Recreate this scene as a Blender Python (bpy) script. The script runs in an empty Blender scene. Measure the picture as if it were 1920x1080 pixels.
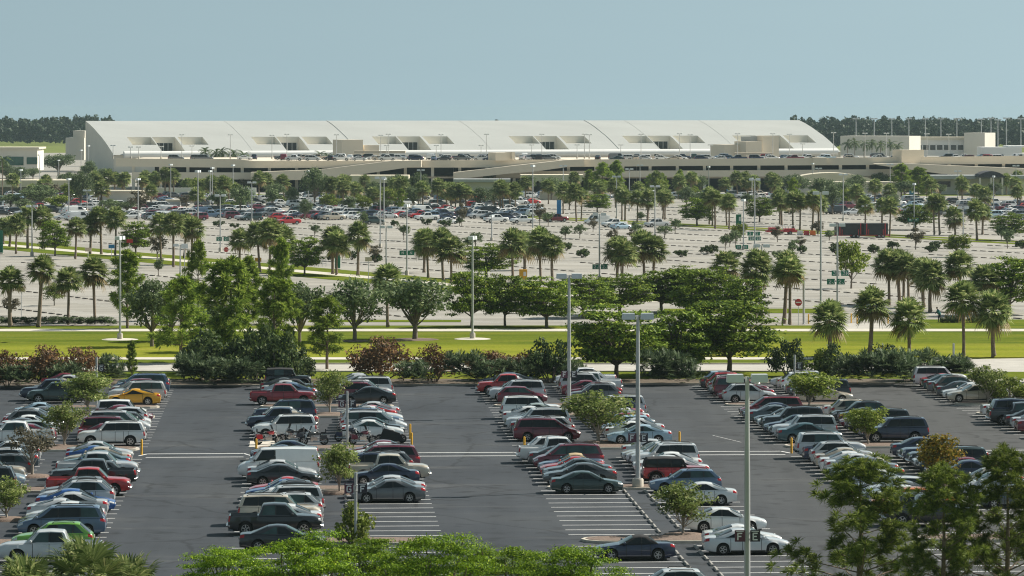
import bpy, math, random
import numpy as np
from mathutils import Vector, Matrix

R = math.radians
RND = random.Random(7)
sc = bpy.context.scene
COL = sc.collection

# ------------------------------------------------------------------ geometry of the view
CAM_H = 25.0          # camera height above the lot
FPX = 7600.0          # focal length in pixels of the 1920 px photograph
HOR = 205.0           # horizon row in the photograph


def gp(px, py):
    """ground point seen at a photograph pixel"""
    k = CAM_H / (py - HOR)
    return (px - 960.0) * k, FPX * k


def at(px, py, d):
    """point at distance d seen at a photograph pixel"""
    return (px - 960.0) * d / FPX, d, CAM_H - (py - HOR) * d / FPX


def ppm(py):
    """photograph pixels per metre at a ground row"""
    return (py - HOR) / CAM_H


LS = 0.052            # slope of the parking lot's rows


def lot(u, v):
    return u - LS * v, 300.0 + v + LS * u


LOT_ANG = math.atan(LS)

# ------------------------------------------------------------------ tagging
USED = {}


def tag(o, label=None, cat=None, group=None, kind=None):
    if label:
        o['label'] = label
        USED.setdefault(label, []).append(o)
    if cat:
        o['category'] = cat
    if group:
        o['group'] = group
    if kind:
        o['kind'] = kind
    return o


def empty(name, loc, rz=0.0, sx=1.0):
    o = bpy.data.objects.new(name, None)
    COL.objects.link(o)
    o.location = loc
    o.rotation_euler = (0, 0, rz)
    o.scale = (sx, sx, sx)
    o.empty_display_size = 0.3
    return o


def inst(name, mesh, parent=None, loc=(0, 0, 0), rot=(0, 0, 0), scale=(1, 1, 1)):
    o = bpy.data.objects.new(name, mesh)
    COL.objects.link(o)
    o.parent = parent
    o.location = loc
    o.rotation_euler = rot
    o.scale = scale
    return o


# ------------------------------------------------------------------ mesh helper
class MB:
    def __init__(self):
        self.v = []
        self.f = []
        self.m = []

    def add(self, vs, fs, mi=0):
        n = len(self.v)
        self.v.extend([tuple(p) for p in vs])
        for f in fs:
            self.f.append(tuple(i + n for i in f))
            self.m.append(mi)

    def box(self, c, s, rz=0.0, mi=0, taper=1.0):
        x, y, z = s[0] / 2, s[1] / 2, s[2] / 2
        cs, sn = math.cos(rz), math.sin(rz)
        vs = []
        for dz in (-z, z):
            t = taper if dz > 0 else 1.0
            for dx, dy in ((-x, -y), (x, -y), (x, y), (-x, y)):
                dx *= t
                dy *= t
                vs.append((c[0] + dx * cs - dy * sn, c[1] + dx * sn + dy * cs, c[2] + dz))
        self.add(vs, [(3, 2, 1, 0), (4, 5, 6, 7), (0, 1, 5, 4), (1, 2, 6, 5), (2, 3, 7, 6), (3, 0, 4, 7)], mi)

    def tube(self, pts, rad, n=8, mi=0, cap=True):
        pts = [Vector(p) for p in pts]
        if not hasattr(rad, '__len__'):
            rad = [rad] * len(pts)
        rings = []
        for i, p in enumerate(pts):
            d = (pts[min(i + 1, len(pts) - 1)] - pts[max(i - 1, 0)]).normalized()
            a = d.cross(Vector((0.13, 0.98, 0.11)))
            if a.length < 0.1:
                a = d.cross(Vector((1, 0, 0)))
            a.normalize()
            b = d.cross(a)
            rings.append([p + (a * math.cos(2 * math.pi * k / n) + b * math.sin(2 * math.pi * k / n)) * rad[i] for k in range(n)])
        vs = [q for r in rings for q in r]
        fs = []
        for i in range(len(pts) - 1):
            for k in range(n):
                k2 = (k + 1) % n
                fs.append((i * n + k, i * n + k2, (i + 1) * n + k2, (i + 1) * n + k))
        if cap:
            fs.append(tuple(range(n - 1, -1, -1)))
            fs.append(tuple((len(pts) - 1) * n + k for k in range(n)))
        self.add(vs, fs, mi)

    def prism(self, poly, y0, y1, mi=0):
        """polygon in x,z pulled along y"""
        n = len(poly)
        vs = [(p[0], y0, p[1]) for p in poly] + [(p[0], y1, p[1]) for p in poly]
        fs = [tuple(range(n)), tuple(range(2 * n - 1, n - 1, -1))]
        for i in range(n):
            j = (i + 1) % n
            fs.append((i, i + n, j + n, j))
        self.add(vs, fs, mi)

    def slab(self, poly, z0, z1, mi=0):
        n = len(poly)
        vs = [(p[0], p[1], z0) for p in poly] + [(p[0], p[1], z1) for p in poly]
        fs = [tuple(range(n - 1, -1, -1)), tuple(range(n, 2 * n))]
        for i in range(n):
            j = (i + 1) % n
            fs.append((i, j, j + n, i + n))
        self.add(vs, fs, mi)

    def lathe(self, prof, n=16, axis='z', c=(0, 0, 0), mi=0):
        """prof = (radius, height) list"""
        vs = []
        for r, h in prof:
            for k in range(n):
                a = 2 * math.pi * k / n
                p = (r * math.cos(a), r * math.sin(a), h)
                if axis == 'y':
                    p = (p[0], p[2], p[1])
                if axis == 'x':
                    p = (p[2], p[0], p[1])
                vs.append((p[0] + c[0], p[1] + c[1], p[2] + c[2]))
        fs = []
        for i in range(len(prof) - 1):
            for k in range(n):
                k2 = (k + 1) % n
                fs.append((i * n + k, i * n + k2, (i + 1) * n + k2, (i + 1) * n + k))
        self.add(vs, fs, mi)

    def grid(self, P, mi=0, flip=False):
        """P = 2-D list of points"""
        a, b = len(P), len(P[0])
        vs = [p for row in P for p in row]
        fs = []
        for i in range(a - 1):
            for j in range(b - 1):
                q = (i * b + j, i * b + j + 1, (i + 1) * b + j + 1, (i + 1) * b + j)
                fs.append(q[::-1] if flip else q)
        self.add(vs, fs, mi)

    def mesh(self, name, mats, smooth=None):
        me = bpy.data.meshes.new(name)
        me.from_pydata(self.v, [], self.f)
        for m in mats:
            me.materials.append(m)
        me.polygons.foreach_set('material_index', self.m)
        if smooth is not None:
            me.polygons.foreach_set('use_smooth', [True] * len(self.f))
            me.set_sharp_from_angle(angle=R(smooth))
        me.update()
        return me

    def build(self, name, mats, parent=None, smooth=None, loc=(0, 0, 0), rz=0.0):
        if not isinstance(mats, (list, tuple)):
            mats = [mats]
        return inst(name, self.mesh(name, mats, smooth), parent, loc, (0, 0, rz))


def np_mesh(name, V, F, mats, mi=None):
    """V (n,3), F (m,3|4) arrays"""
    me = bpy.data.meshes.new(name)
    V = np.asarray(V, dtype=np.float32)
    F = np.asarray(F, dtype=np.int32)
    k = F.shape[1]
    me.vertices.add(len(V))
    me.vertices.foreach_set('co', V.ravel())
    me.loops.add(F.size)
    me.loops.foreach_set('vertex_index', F.ravel())
    me.polygons.add(len(F))
    me.polygons.foreach_set('loop_start', np.arange(0, F.size, k, dtype=np.int32))
    for m in mats:
        me.materials.append(m)
    if mi is not None:
        me.polygons.foreach_set('material_index', np.asarray(mi, dtype=np.int32))
    me.update()
    me.validate()
    return me


# ------------------------------------------------------------------ materials
def srgb(r, g, b):
    f = lambda c: (c / 255 / 12.92) if c / 255 <= 0.04045 else ((c / 255 + 0.055) / 1.055) ** 2.4
    return (f(r), f(g), f(b))


def newmat(name):
    m = bpy.data.materials.new(name)
    m.use_nodes = True
    nt = m.node_tree
    return m, nt, nt.nodes['Principled BSDF']


def N(nt, t, **kw):
    n = nt.nodes.new(t)
    for k, v in kw.items():
        if k in n.inputs.keys():
            n.inputs[k].default_value = v
        else:
            setattr(n, k, v)
    return n


def c4(c, k=1.0):
    return (min(c[0] * k, 1), min(c[1] * k, 1), min(c[2] * k, 1), 1)


def ramp(nt, src, stops):
    r = nt.nodes.new('ShaderNodeValToRGB')
    e = r.color_ramp.elements
    e[0].position, e[0].color = stops[0][0], c4(stops[0][1])
    e[1].position, e[1].color = stops[-1][0], c4(stops[-1][1])
    for p, c in stops[1:-1]:
        x = e.new(p)
        x.color = c4(c)
    nt.links.new(src, r.inputs['Fac'])
    return r.outputs['Color']


def plain(name, col, rough=0.6, var=0.12, scale=3.0, metal=0.0, spec=0.4, bump=0.0, stretch=None):
    """procedural surface: two octaves of noise vary its colour and roughness"""
    m, nt, b = newmat(name)
    tc = N(nt, 'ShaderNodeTexCoord')
    src = tc.outputs['Object']
    if stretch:
        mp = N(nt, 'ShaderNodeMapping')
        mp.inputs['Scale'].default_value = stretch
        nt.links.new(src, mp.inputs['Vector'])
        src = mp.outputs['Vector']
    no = N(nt, 'ShaderNodeTexNoise', Scale=scale, Detail=5.0, Roughness=0.6)
    nt.links.new(src, no.inputs['Vector'])
    lo, hi = [max(c * (1 - var), 0) for c in col], [c * (1 + var) for c in col]
    out = ramp(nt, no.outputs['Fac'], [(0.3, lo), (0.7, hi)])
    nt.links.new(out, b.inputs['Base Color'])
    b.inputs['Roughness'].default_value = rough
    b.inputs['Metallic'].default_value = metal
    b.inputs['Specular IOR Level'].default_value = spec
    if bump:
        bp = N(nt, 'ShaderNodeBump', Strength=bump, Distance=0.05)
        nt.links.new(no.outputs['Fac'], bp.inputs['Height'])
        nt.links.new(bp.outputs['Normal'], b.inputs['Normal'])
    return m


def leafmat(name, lo, hi, third=None, trans=0.3, rough=0.55):
    """leaf colours vary from leaf to leaf and from plant to plant; light passes through a little"""
    m, nt, b = newmat(name)
    g = N(nt, 'ShaderNodeNewGeometry')
    oi = N(nt, 'ShaderNodeObjectInfo')
    stops = [(0.0, lo), (0.75, hi), (1.0, third or hi)]
    c = ramp(nt, g.outputs['Random Per Island'], stops)
    hs = N(nt, 'ShaderNodeHueSaturation')
    mr = N(nt, 'ShaderNodeMapRange')
    mr.inputs['To Min'].default_value = 0.8
    mr.inputs['To Max'].default_value = 1.2
    nt.links.new(oi.outputs['Random'], mr.inputs['Value'])
    nt.links.new(mr.outputs['Result'], hs.inputs['Value'])
    nt.links.new(c, hs.inputs['Color'])
    nt.links.new(hs.outputs['Color'], b.inputs['Base Color'])
    b.inputs['Roughness'].default_value = rough
    b.inputs['Specular IOR Level'].default_value = 0.12
    tr = N(nt, 'ShaderNodeBsdfTranslucent')
    nt.links.new(hs.outputs['Color'], tr.inputs['Color'])
    mx = N(nt, 'ShaderNodeMixShader', Fac=trans)
    nt.links.new(b.outputs[0], mx.inputs[1])
    nt.links.new(tr.outputs[0], mx.inputs[2])
    nt.links.new(mx.outputs[0], nt.nodes['Material Output'].inputs['Surface'])
    return m


MAT = {}


def paintmat():
    m, nt, b = newmat('car_paint')
    oi = N(nt, 'ShaderNodeObjectInfo')
    tc = N(nt, 'ShaderNodeTexCoord')
    no = N(nt, 'ShaderNodeTexNoise', Scale=2.3, Detail=4.0)
    nt.links.new(tc.outputs['Object'], no.inputs['Vector'])
    hs = N(nt, 'ShaderNodeHueSaturation')
    mr = N(nt, 'ShaderNodeMapRange')
    mr.inputs['To Min'].default_value = 0.88
    mr.inputs['To Max'].default_value = 1.1
    nt.links.new(no.outputs['Fac'], mr.inputs['Value'])
    nt.links.new(mr.outputs['Result'], hs.inputs['Value'])
    nt.links.new(oi.outputs['Color'], hs.inputs['Color'])
    nt.links.new(hs.outputs['Color'], b.inputs['Base Color'])
    b.inputs['Metallic'].default_value = 0.08
    b.inputs['Roughness'].default_value = 0.3
    b.inputs['Coat Weight'].default_value = 1.0
    b.inputs['Coat Roughness'].default_value = 0.05
    return m


MAT['paint'] = paintmat()
MAT['glass'] = plain('tinted_glass', (0.012, 0.017, 0.019), 0.06, 0.3, 1.5, spec=0.38)
MAT['glass_teal'] = plain('clear_car_glass', (0.035, 0.07, 0.068), 0.06, 0.3, 1.5, spec=0.5)
MAT['tyre'] = plain('tyre_rubber', (0.018, 0.018, 0.018), 0.85, 0.2, 12)
MAT['rim'] = plain('alloy_rim', (0.5, 0.51, 0.52), 0.3, 0.15, 6, metal=0.85)
MAT['dark'] = plain('black_plastic', (0.02, 0.021, 0.022), 0.6, 0.2, 5)
MAT['head'] = plain('lamp_glass', (0.6, 0.62, 0.62), 0.12, 0.2, 9, spec=0.6)
MAT['tail'] = plain('red_lamp_glass', (0.42, 0.015, 0.02), 0.18, 0.2, 9, spec=0.6)
MAT['amber'] = plain('amber_lamp_glass', (0.6, 0.2, 0.02), 0.2, 0.2, 9)
MAT['chrome'] = plain('chrome', (0.62, 0.62, 0.62), 0.18, 0.1, 4, metal=0.95)
MAT['cloth_black'] = plain('black_canvas', (0.022, 0.022, 0.024), 0.85, 0.2, 20)
MAT['cloth_tan'] = plain('tan_canvas', (0.42, 0.32, 0.19), 0.85, 0.15, 20)
MAT['plate'] = plain('number_plate_metal', (0.55, 0.56, 0.55), 0.4, 0.1, 8)
MAT['galv'] = plain('galvanised_steel', (0.46, 0.47, 0.47), 0.42, 0.14, 2.5, metal=0.35)
MAT['lamp_white'] = plain('lamp_housing', (0.62, 0.66, 0.67), 0.4, 0.06, 2)
MAT['concrete'] = plain('kerb_concrete', (0.5, 0.46, 0.39), 0.85, 0.16, 1.5)
MAT['white_paint'] = plain('road_paint', (0.8, 0.8, 0.79), 0.6, 0.12, 5)
MAT['yellow'] = plain('yellow_paint', (0.75, 0.4, 0.03), 0.45, 0.12, 4)
MAT['mulch'] = plain('bark_mulch', (0.17, 0.125, 0.1), 0.95, 0.45, 9, bump=0.5)
MAT['bedmulch'] = plain('dark_bed_mulch', (0.11, 0.085, 0.06), 0.95, 0.45, 2, bump=0.5)  # darker brown than the island mulch
MAT['bark'] = plain('bark', (0.17, 0.14, 0.11), 0.9, 0.3, 6, bump=0.6)
MAT['bark_pale'] = plain('pale_bark', (0.33, 0.29, 0.24), 0.9, 0.25, 6, bump=0.4)
MAT['palm_bark'] = plain('palm_trunk', (0.2, 0.155, 0.115), 0.95, 0.35, 5, bump=0.7, stretch=(1, 1, 4))
MAT['pine_bark'] = plain('pine_bark', (0.18, 0.135, 0.1), 0.95, 0.35, 7, bump=0.6)
MAT['sign_dark'] = plain('dark_sign_panel', (0.035, 0.03, 0.045), 0.5, 0.1, 3)
MAT['sign_maroon'] = plain('maroon_sign_panel', (0.11, 0.035, 0.06), 0.5, 0.1, 3)
MAT['sign_white'] = plain('sign_lettering', (0.8, 0.8, 0.8), 0.5, 0.05, 3)
MAT['sign_green'] = plain('green_sign_panel', (0.015, 0.17, 0.1), 0.5, 0.1, 3)
MAT['sign_blue'] = plain('blue_sign_panel', (0.03, 0.2, 0.42), 0.5, 0.1, 3)
MAT['sign_red'] = plain('red_sign_panel', (0.5, 0.03, 0.035), 0.5, 0.1, 3)
MAT['wheelstop'] = plain('wheel_stop_concrete', (0.3, 0.29, 0.27), 0.9, 0.2, 6)
MAT['stop_dark'] = plain('stained_shaded_stop', (0.085, 0.07, 0.058), 0.9, 0.3, 6)  # stains and shade around the stops put into one dark colour

# foliage
MAT['palm_leaf'] = leafmat('palm_leaf', (0.088, 0.137, 0.040), (0.256, 0.320, 0.112), (0.513, 0.513, 0.241), 0.35)
MAT['palm_dry'] = leafmat('dry_palm_leaf', (0.13, 0.1, 0.045), (0.26, 0.2, 0.09), None, 0.2)
MAT['oak_leaf'] = leafmat('oak_leaf', (0.057, 0.093, 0.039), (0.164, 0.220, 0.099), (0.286, 0.329, 0.176), 0.25)
MAT['flat_leaf'] = leafmat('poinciana_leaf', (0.032, 0.065, 0.009), (0.184, 0.270, 0.028), (0.324, 0.389, 0.054), 0.22)
MAT['bright_leaf'] = leafmat('yellow_green_leaf', (0.04, 0.09, 0.005), (0.2, 0.33, 0.012), (0.36, 0.45, 0.03), 0.3)  # yellow green leaves of the foreground poincianas
MAT['young_leaf'] = leafmat('young_tree_leaf', (0.086, 0.128, 0.028), (0.239, 0.307, 0.077), (0.479, 0.479, 0.222), 0.35)
MAT['lime_leaf'] = leafmat('lime_leaf', (0.084, 0.126, 0.016), (0.210, 0.273, 0.042), (0.357, 0.378, 0.105), 0.35)
MAT['gold_leaf'] = leafmat('golden_leaf', (0.09, 0.1, 0.015), (0.25, 0.2, 0.03), (0.42, 0.22, 0.03), 0.35)
MAT['dull_leaf'] = leafmat('dull_leaf', (0.07, 0.065, 0.04), (0.16, 0.14, 0.09), (0.26, 0.24, 0.18), 0.25)
MAT['maroon_leaf'] = leafmat('copper_leaf', (0.066, 0.056, 0.030), (0.224, 0.122, 0.066), (0.374, 0.224, 0.093), 0.25)
MAT['grey_leaf'] = leafmat('palmetto_leaf', (0.039, 0.066, 0.031), (0.116, 0.165, 0.077), (0.264, 0.319, 0.187), 0.25)#(0.052, 0.083, 0.056), (0.149, 0.205, 0.140), (0.372, 0.447, 0.334), 0.2)
MAT['dark_leaf'] = leafmat('dark_shrub_leaf', (0.023, 0.043, 0.016), (0.078, 0.117, 0.039), (0.176, 0.215, 0.078), 0.25)
MAT['pine_leaf'] = leafmat('pine_needle', (0.070, 0.125, 0.022), (0.266, 0.367, 0.055), (0.469, 0.531, 0.117), 0.35)
MAT['near_needle'] = leafmat('dark_pine_needle', (0.055, 0.09, 0.016), (0.17, 0.225, 0.038), (0.31, 0.34, 0.085), 0.32)
MAT['forest_leaf'] = leafmat('woodland_leaf', (0.014, 0.028, 0.016), (0.035, 0.058, 0.028), (0.055, 0.075, 0.035), 0.15)


def asphalt():
    m, nt, b = newmat('asphalt')
    tc = N(nt, 'ShaderNodeTexCoord')
    fine = N(nt, 'ShaderNodeTexNoise', Scale=9.0, Detail=6.0, Roughness=0.7)
    big = N(nt, 'ShaderNodeTexNoise', Scale=0.07, Detail=4.0, Roughness=0.55)
    mp = N(nt, 'ShaderNodeMapping')
    mp.inputs['Scale'].default_value = (0.07, 0.28, 1)
    streak = N(nt, 'ShaderNodeTexNoise', Scale=1.0, Detail=5.0, Roughness=0.65)
    nt.links.new(tc.outputs['Object'], mp.inputs['Vector'])
    nt.links.new(mp.outputs['Vector'], streak.inputs['Vector'])
    for n in (fine, big):
        nt.links.new(tc.outputs['Object'], n.inputs['Vector'])
    base = ramp(nt, big.outputs['Fac'], [(0.3, (0.036, 0.043, 0.053)), (0.5, (0.048, 0.056, 0.067)), (0.7, (0.062, 0.069, 0.077))])
    # the eastern part of the lot is older and browner
    sx = N(nt, 'ShaderNodeSeparateXYZ')
    nt.links.new(tc.outputs['Object'], sx.inputs[0])
    mr = N(nt, 'ShaderNodeMapRange')
    mr.inputs['From Min'].default_value = 8
    mr.inputs['From Max'].default_value = 26
    nt.links.new(sx.outputs['X'], mr.inputs['Value'])
    old = N(nt, 'ShaderNodeMix', data_type='RGBA')
    nt.links.new(mr.outputs['Result'], old.inputs['Factor'])
    nt.links.new(base, old.inputs['A'])
    old.inputs['B'].default_value = (0.074, 0.076, 0.077, 1)
    # pale scuffs
    st = ramp(nt, streak.outputs['Fac'], [(0.56, (0, 0, 0)), (0.74, (1, 1, 1))])
    sm = N(nt, 'ShaderNodeMix', data_type='RGBA')
    sm.inputs['B'].default_value = (0.12, 0.122, 0.122, 1)
    fac = N(nt, 'ShaderNodeMath', operation='MULTIPLY')
    fac.inputs[1].default_value = 0.55
    nt.links.new(st, fac.inputs[0])
    nt.links.new(fac.outputs[0], sm.inputs['Factor'])
    nt.links.new(old.outputs['Result'], sm.inputs['A'])
    fr = ramp(nt, fine.outputs['Fac'], [(0.25, (0.82, 0.82, 0.82)), (0.75, (1.0, 1.0, 1.0))])
    mu = N(nt, 'ShaderNodeMix', data_type='RGBA', blend_type='MULTIPLY')
    mu.inputs['Factor'].default_value = 1
    nt.links.new(sm.outputs['Result'], mu.inputs['A'])
    nt.links.new(fr, mu.inputs['B'])
    spot = N(nt, 'ShaderNodeTexNoise', Scale=.55, Detail=3.0, Roughness=0.5)
    nt.links.new(tc.outputs['Object'], spot.inputs['Vector'])
    sr = ramp(nt, spot.outputs['Fac'], [(0.3, (0.55, 0.55, 0.55)), (0.44, (1, 1, 1))])
    warp = N(nt, 'ShaderNodeTexNoise', Scale=.3, Detail=4.0)
    nt.links.new(tc.outputs['Object'], warp.inputs['Vector'])
    wm = N(nt, 'ShaderNodeMix', data_type='RGBA', blend_type='LINEAR_LIGHT')
    wm.inputs['Factor'].default_value = 3.0
    nt.links.new(tc.outputs['Object'], wm.inputs['A'])
    nt.links.new(warp.outputs['Color'], wm.inputs['B'])
    vo = N(nt, 'ShaderNodeTexVoronoi', feature='DISTANCE_TO_EDGE', Scale=.06)
    nt.links.new(wm.outputs['Result'], vo.inputs['Vector'])
    vr = ramp(nt, vo.outputs['Distance'], [(0.005, (0.5, 0.5, 0.5)), (0.01, (1, 1, 1))])
    m2 = N(nt, 'ShaderNodeMix', data_type='RGBA', blend_type='MULTIPLY')
    m2.inputs['Factor'].default_value = 1
    nt.links.new(mu.outputs['Result'], m2.inputs['A'])
    nt.links.new(sr, m2.inputs['B'])
    lm = N(nt, 'ShaderNodeMapping')
    lm.inputs['Scale'].default_value = (.55, .022, 1)
    lm.inputs['Rotation'].default_value = (0, 0, -.052)
    ln = N(nt, 'ShaderNodeTexNoise', Scale=1.0, Detail=4.0, Roughness=0.6)
    nt.links.new(tc.outputs['Object'], lm.inputs['Vector'])
    nt.links.new(lm.outputs['Vector'], ln.inputs['Vector'])
    lr = ramp(nt, ln.outputs['Fac'], [(0.35, (0.84, 0.84, 0.84)), (0.65, (1.08, 1.07, 1.05))])
    m4 = N(nt, 'ShaderNodeMix', data_type='RGBA', blend_type='MULTIPLY')
    m4.inputs['Factor'].default_value = 1
    nt.links.new(m2.outputs['Result'], m4.inputs['A'])
    nt.links.new(lr, m4.inputs['B'])
    m2 = m4
    m3 = N(nt, 'ShaderNodeMix', data_type='RGBA', blend_type='MULTIPLY')
    m3.inputs['Factor'].default_value = .7
    nt.links.new(m2.outputs['Result'], m3.inputs['A'])
    nt.links.new(vr, m3.inputs['B'])
    nt.links.new(m3.outputs['Result'], b.inputs['Base Color'])
    b.inputs['Roughness'].default_value = 0.85
    b.inputs['Specular IOR Level'].default_value = 0.25
    return m


def lotconcrete():
    m, nt, b = newmat('pale_concrete_paving')
    tc = N(nt, 'ShaderNodeTexCoord')
    a = N(nt, 'ShaderNodeTexNoise', Scale=0.035, Detail=6.0, Roughness=0.6)
    mp = N(nt, 'ShaderNodeMapping')
    mp.inputs['Rotation'].default_value = (0, 0, R(63))
    mp.inputs['Scale'].default_value = (0.02, 0.3, 1)
    s = N(nt, 'ShaderNodeTexNoise', Scale=1.0, Detail=5.0, Roughness=0.6)
    nt.links.new(tc.outputs['Object'], a.inputs['Vector'])
    nt.links.new(tc.outputs['Object'], mp.inputs['Vector'])
    nt.links.new(mp.outputs['Vector'], s.inputs['Vector'])
    c1 = ramp(nt, a.outputs['Fac'], [(0.3, (0.3, 0.285, 0.252)), (0.7, (0.42, 0.4, 0.355))])
    c2 = ramp(nt, s.outputs['Fac'], [(0.32, (0.62, 0.62, 0.62)), (0.62, (1, 1, 1))])
    mu = N(nt, 'ShaderNodeMix', data_type='RGBA', blend_type='MULTIPLY')
    mu.inputs['Factor'].default_value = 1
    nt.links.new(c1, mu.inputs['A'])
    nt.links.new(c2, mu.inputs['B'])
    nt.links.new(mu.outputs['Result'], b.inputs['Base Color'])
    b.inputs['Roughness'].default_value = 0.9
    b.inputs['Specular IOR Level'].default_value = 0.2
    return m


def grass(name, lo, hi, dry):
    m, nt, b = newmat(name)
    tc = N(nt, 'ShaderNodeTexCoord')
    mp = N(nt, 'ShaderNodeMapping')
    mp.inputs['Scale'].default_value = (0.045, 0.2, 1)
    a = N(nt, 'ShaderNodeTexNoise', Scale=1.0, Detail=7.0, Roughness=0.65)
    f = N(nt, 'ShaderNodeTexNoise', Scale=2.2, Detail=8.0, Roughness=0.75)
    nt.links.new(tc.outputs['Object'], mp.inputs['Vector'])
    nt.links.new(mp.outputs['Vector'], a.inputs['Vector'])
    nt.links.new(tc.outputs['Object'], f.inputs['Vector'])
    c1 = ramp(nt, a.outputs['Fac'], [(0.32, lo), (0.5, hi), (0.7, dry)])
    c2 = ramp(nt, f.outputs['Fac'], [(0.25, (0.55, 0.55, 0.55)), (0.7, (1, 1, 1))])
    mu = N(nt, 'ShaderNodeMix', data_type='RGBA', blend_type='MULTIPLY')
    mu.inputs['Factor'].default_value = 1
    nt.links.new(c1, mu.inputs['A'])
    nt.links.new(c2, mu.inputs['B'])
    nt.links.new(mu.outputs['Result'], b.inputs['Base Color'])
    b.inputs['Roughness'].default_value = 0.95
    b.inputs['Specular IOR Level'].default_value = 0.0
    return m


MAT['asphalt'] = asphalt()
MAT['lotconc'] = lotconcrete()
MAT['grass'] = grass('mown_grass', (0.09, 0.135, 0.02), (0.15, 0.19, 0.027), (0.23, 0.235, 0.042))
MAT['grass_dry'] = grass('yellowed_grass', (0.2, 0.235, 0.032), (0.265, 0.29, 0.036), (0.33, 0.32, 0.06))
MAT['far_grass'] = grass('distant_grass', (0.12, 0.17, 0.04), (0.2, 0.24, 0.07), (0.3, 0.3, 0.14))


def verge():
    """mown turf that turns yellower towards the road, along an uneven edge"""
    m, nt, b = newmat('verge_grass')
    tc = N(nt, 'ShaderNodeTexCoord')
    outs = []
    mp = N(nt, 'ShaderNodeMapping')
    mp.inputs['Scale'].default_value = (.045, .2, 1)
    nt.links.new(tc.outputs['Object'], mp.inputs['Vector'])
    a = N(nt, 'ShaderNodeTexNoise', Scale=1.0, Detail=7.0, Roughness=.65)
    nt.links.new(mp.outputs['Vector'], a.inputs['Vector'])
    f = N(nt, 'ShaderNodeTexNoise', Scale=2.2, Detail=8.0, Roughness=.75)
    nt.links.new(tc.outputs['Object'], f.inputs['Vector'])
    green = ramp(nt, a.outputs['Fac'], [(.3, (.085, .13, .02)), (.5, (.15, .19, .027)), (.7, (.23, .235, .042))])
    dry = ramp(nt, a.outputs['Fac'], [(.3, (.19, .225, .032)), (.5, (.265, .29, .036)), (.7, (.33, .32, .06))])
    sx = N(nt, 'ShaderNodeSeparateXYZ')
    nt.links.new(tc.outputs['Object'], sx.inputs[0])
    wv = N(nt, 'ShaderNodeTexNoise', Scale=.08, Detail=5.0)
    nt.links.new(tc.outputs['Object'], wv.inputs['Vector'])
    ma = N(nt, 'ShaderNodeMath', operation='MULTIPLY_ADD')
    ma.inputs[1].default_value = 14
    nt.links.new(wv.outputs['Fac'], ma.inputs[0])
    nt.links.new(sx.outputs['Y'], ma.inputs[2])
    mr = N(nt, 'ShaderNodeMapRange')
    mr.inputs['From Min'].default_value = 434
    mr.inputs['From Max'].default_value = 443
    nt.links.new(ma.outputs[0], mr.inputs['Value'])
    mx = N(nt, 'ShaderNodeMix', data_type='RGBA')
    nt.links.new(mr.outputs['Result'], mx.inputs['Factor'])
    nt.links.new(dry, mx.inputs['A'])
    nt.links.new(green, mx.inputs['B'])
    c2 = ramp(nt, f.outputs['Fac'], [(.25, (.5, .5, .5)), (.7, (1, 1, 1))])
    mu = N(nt, 'ShaderNodeMix', data_type='RGBA', blend_type='MULTIPLY')
    mu.inputs['Factor'].default_value = 1
    nt.links.new(mx.outputs['Result'], mu.inputs['A'])
    nt.links.new(c2, mu.inputs['B'])
    nt.links.new(mu.outputs['Result'], b.inputs['Base Color'])
    b.inputs['Roughness'].default_value = .95
    b.inputs['Specular IOR Level'].default_value = 0
    return m


MAT['verge'] = verge()
MAT['walk'] = plain('pale_sidewalk', (0.55, 0.515, 0.445), 0.9, 0.1, 0.6)
MAT['road'] = plain('worn_concrete_road', (0.43, 0.41, 0.37), 0.9, 0.12, 0.4)
# ------------------------------------------------------------------ cars
def sstep(a, b, x):
    t = min(max((x - a) / (b - a), 0.0), 1.0)
    return t * t * (3 - 2 * t)


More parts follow.
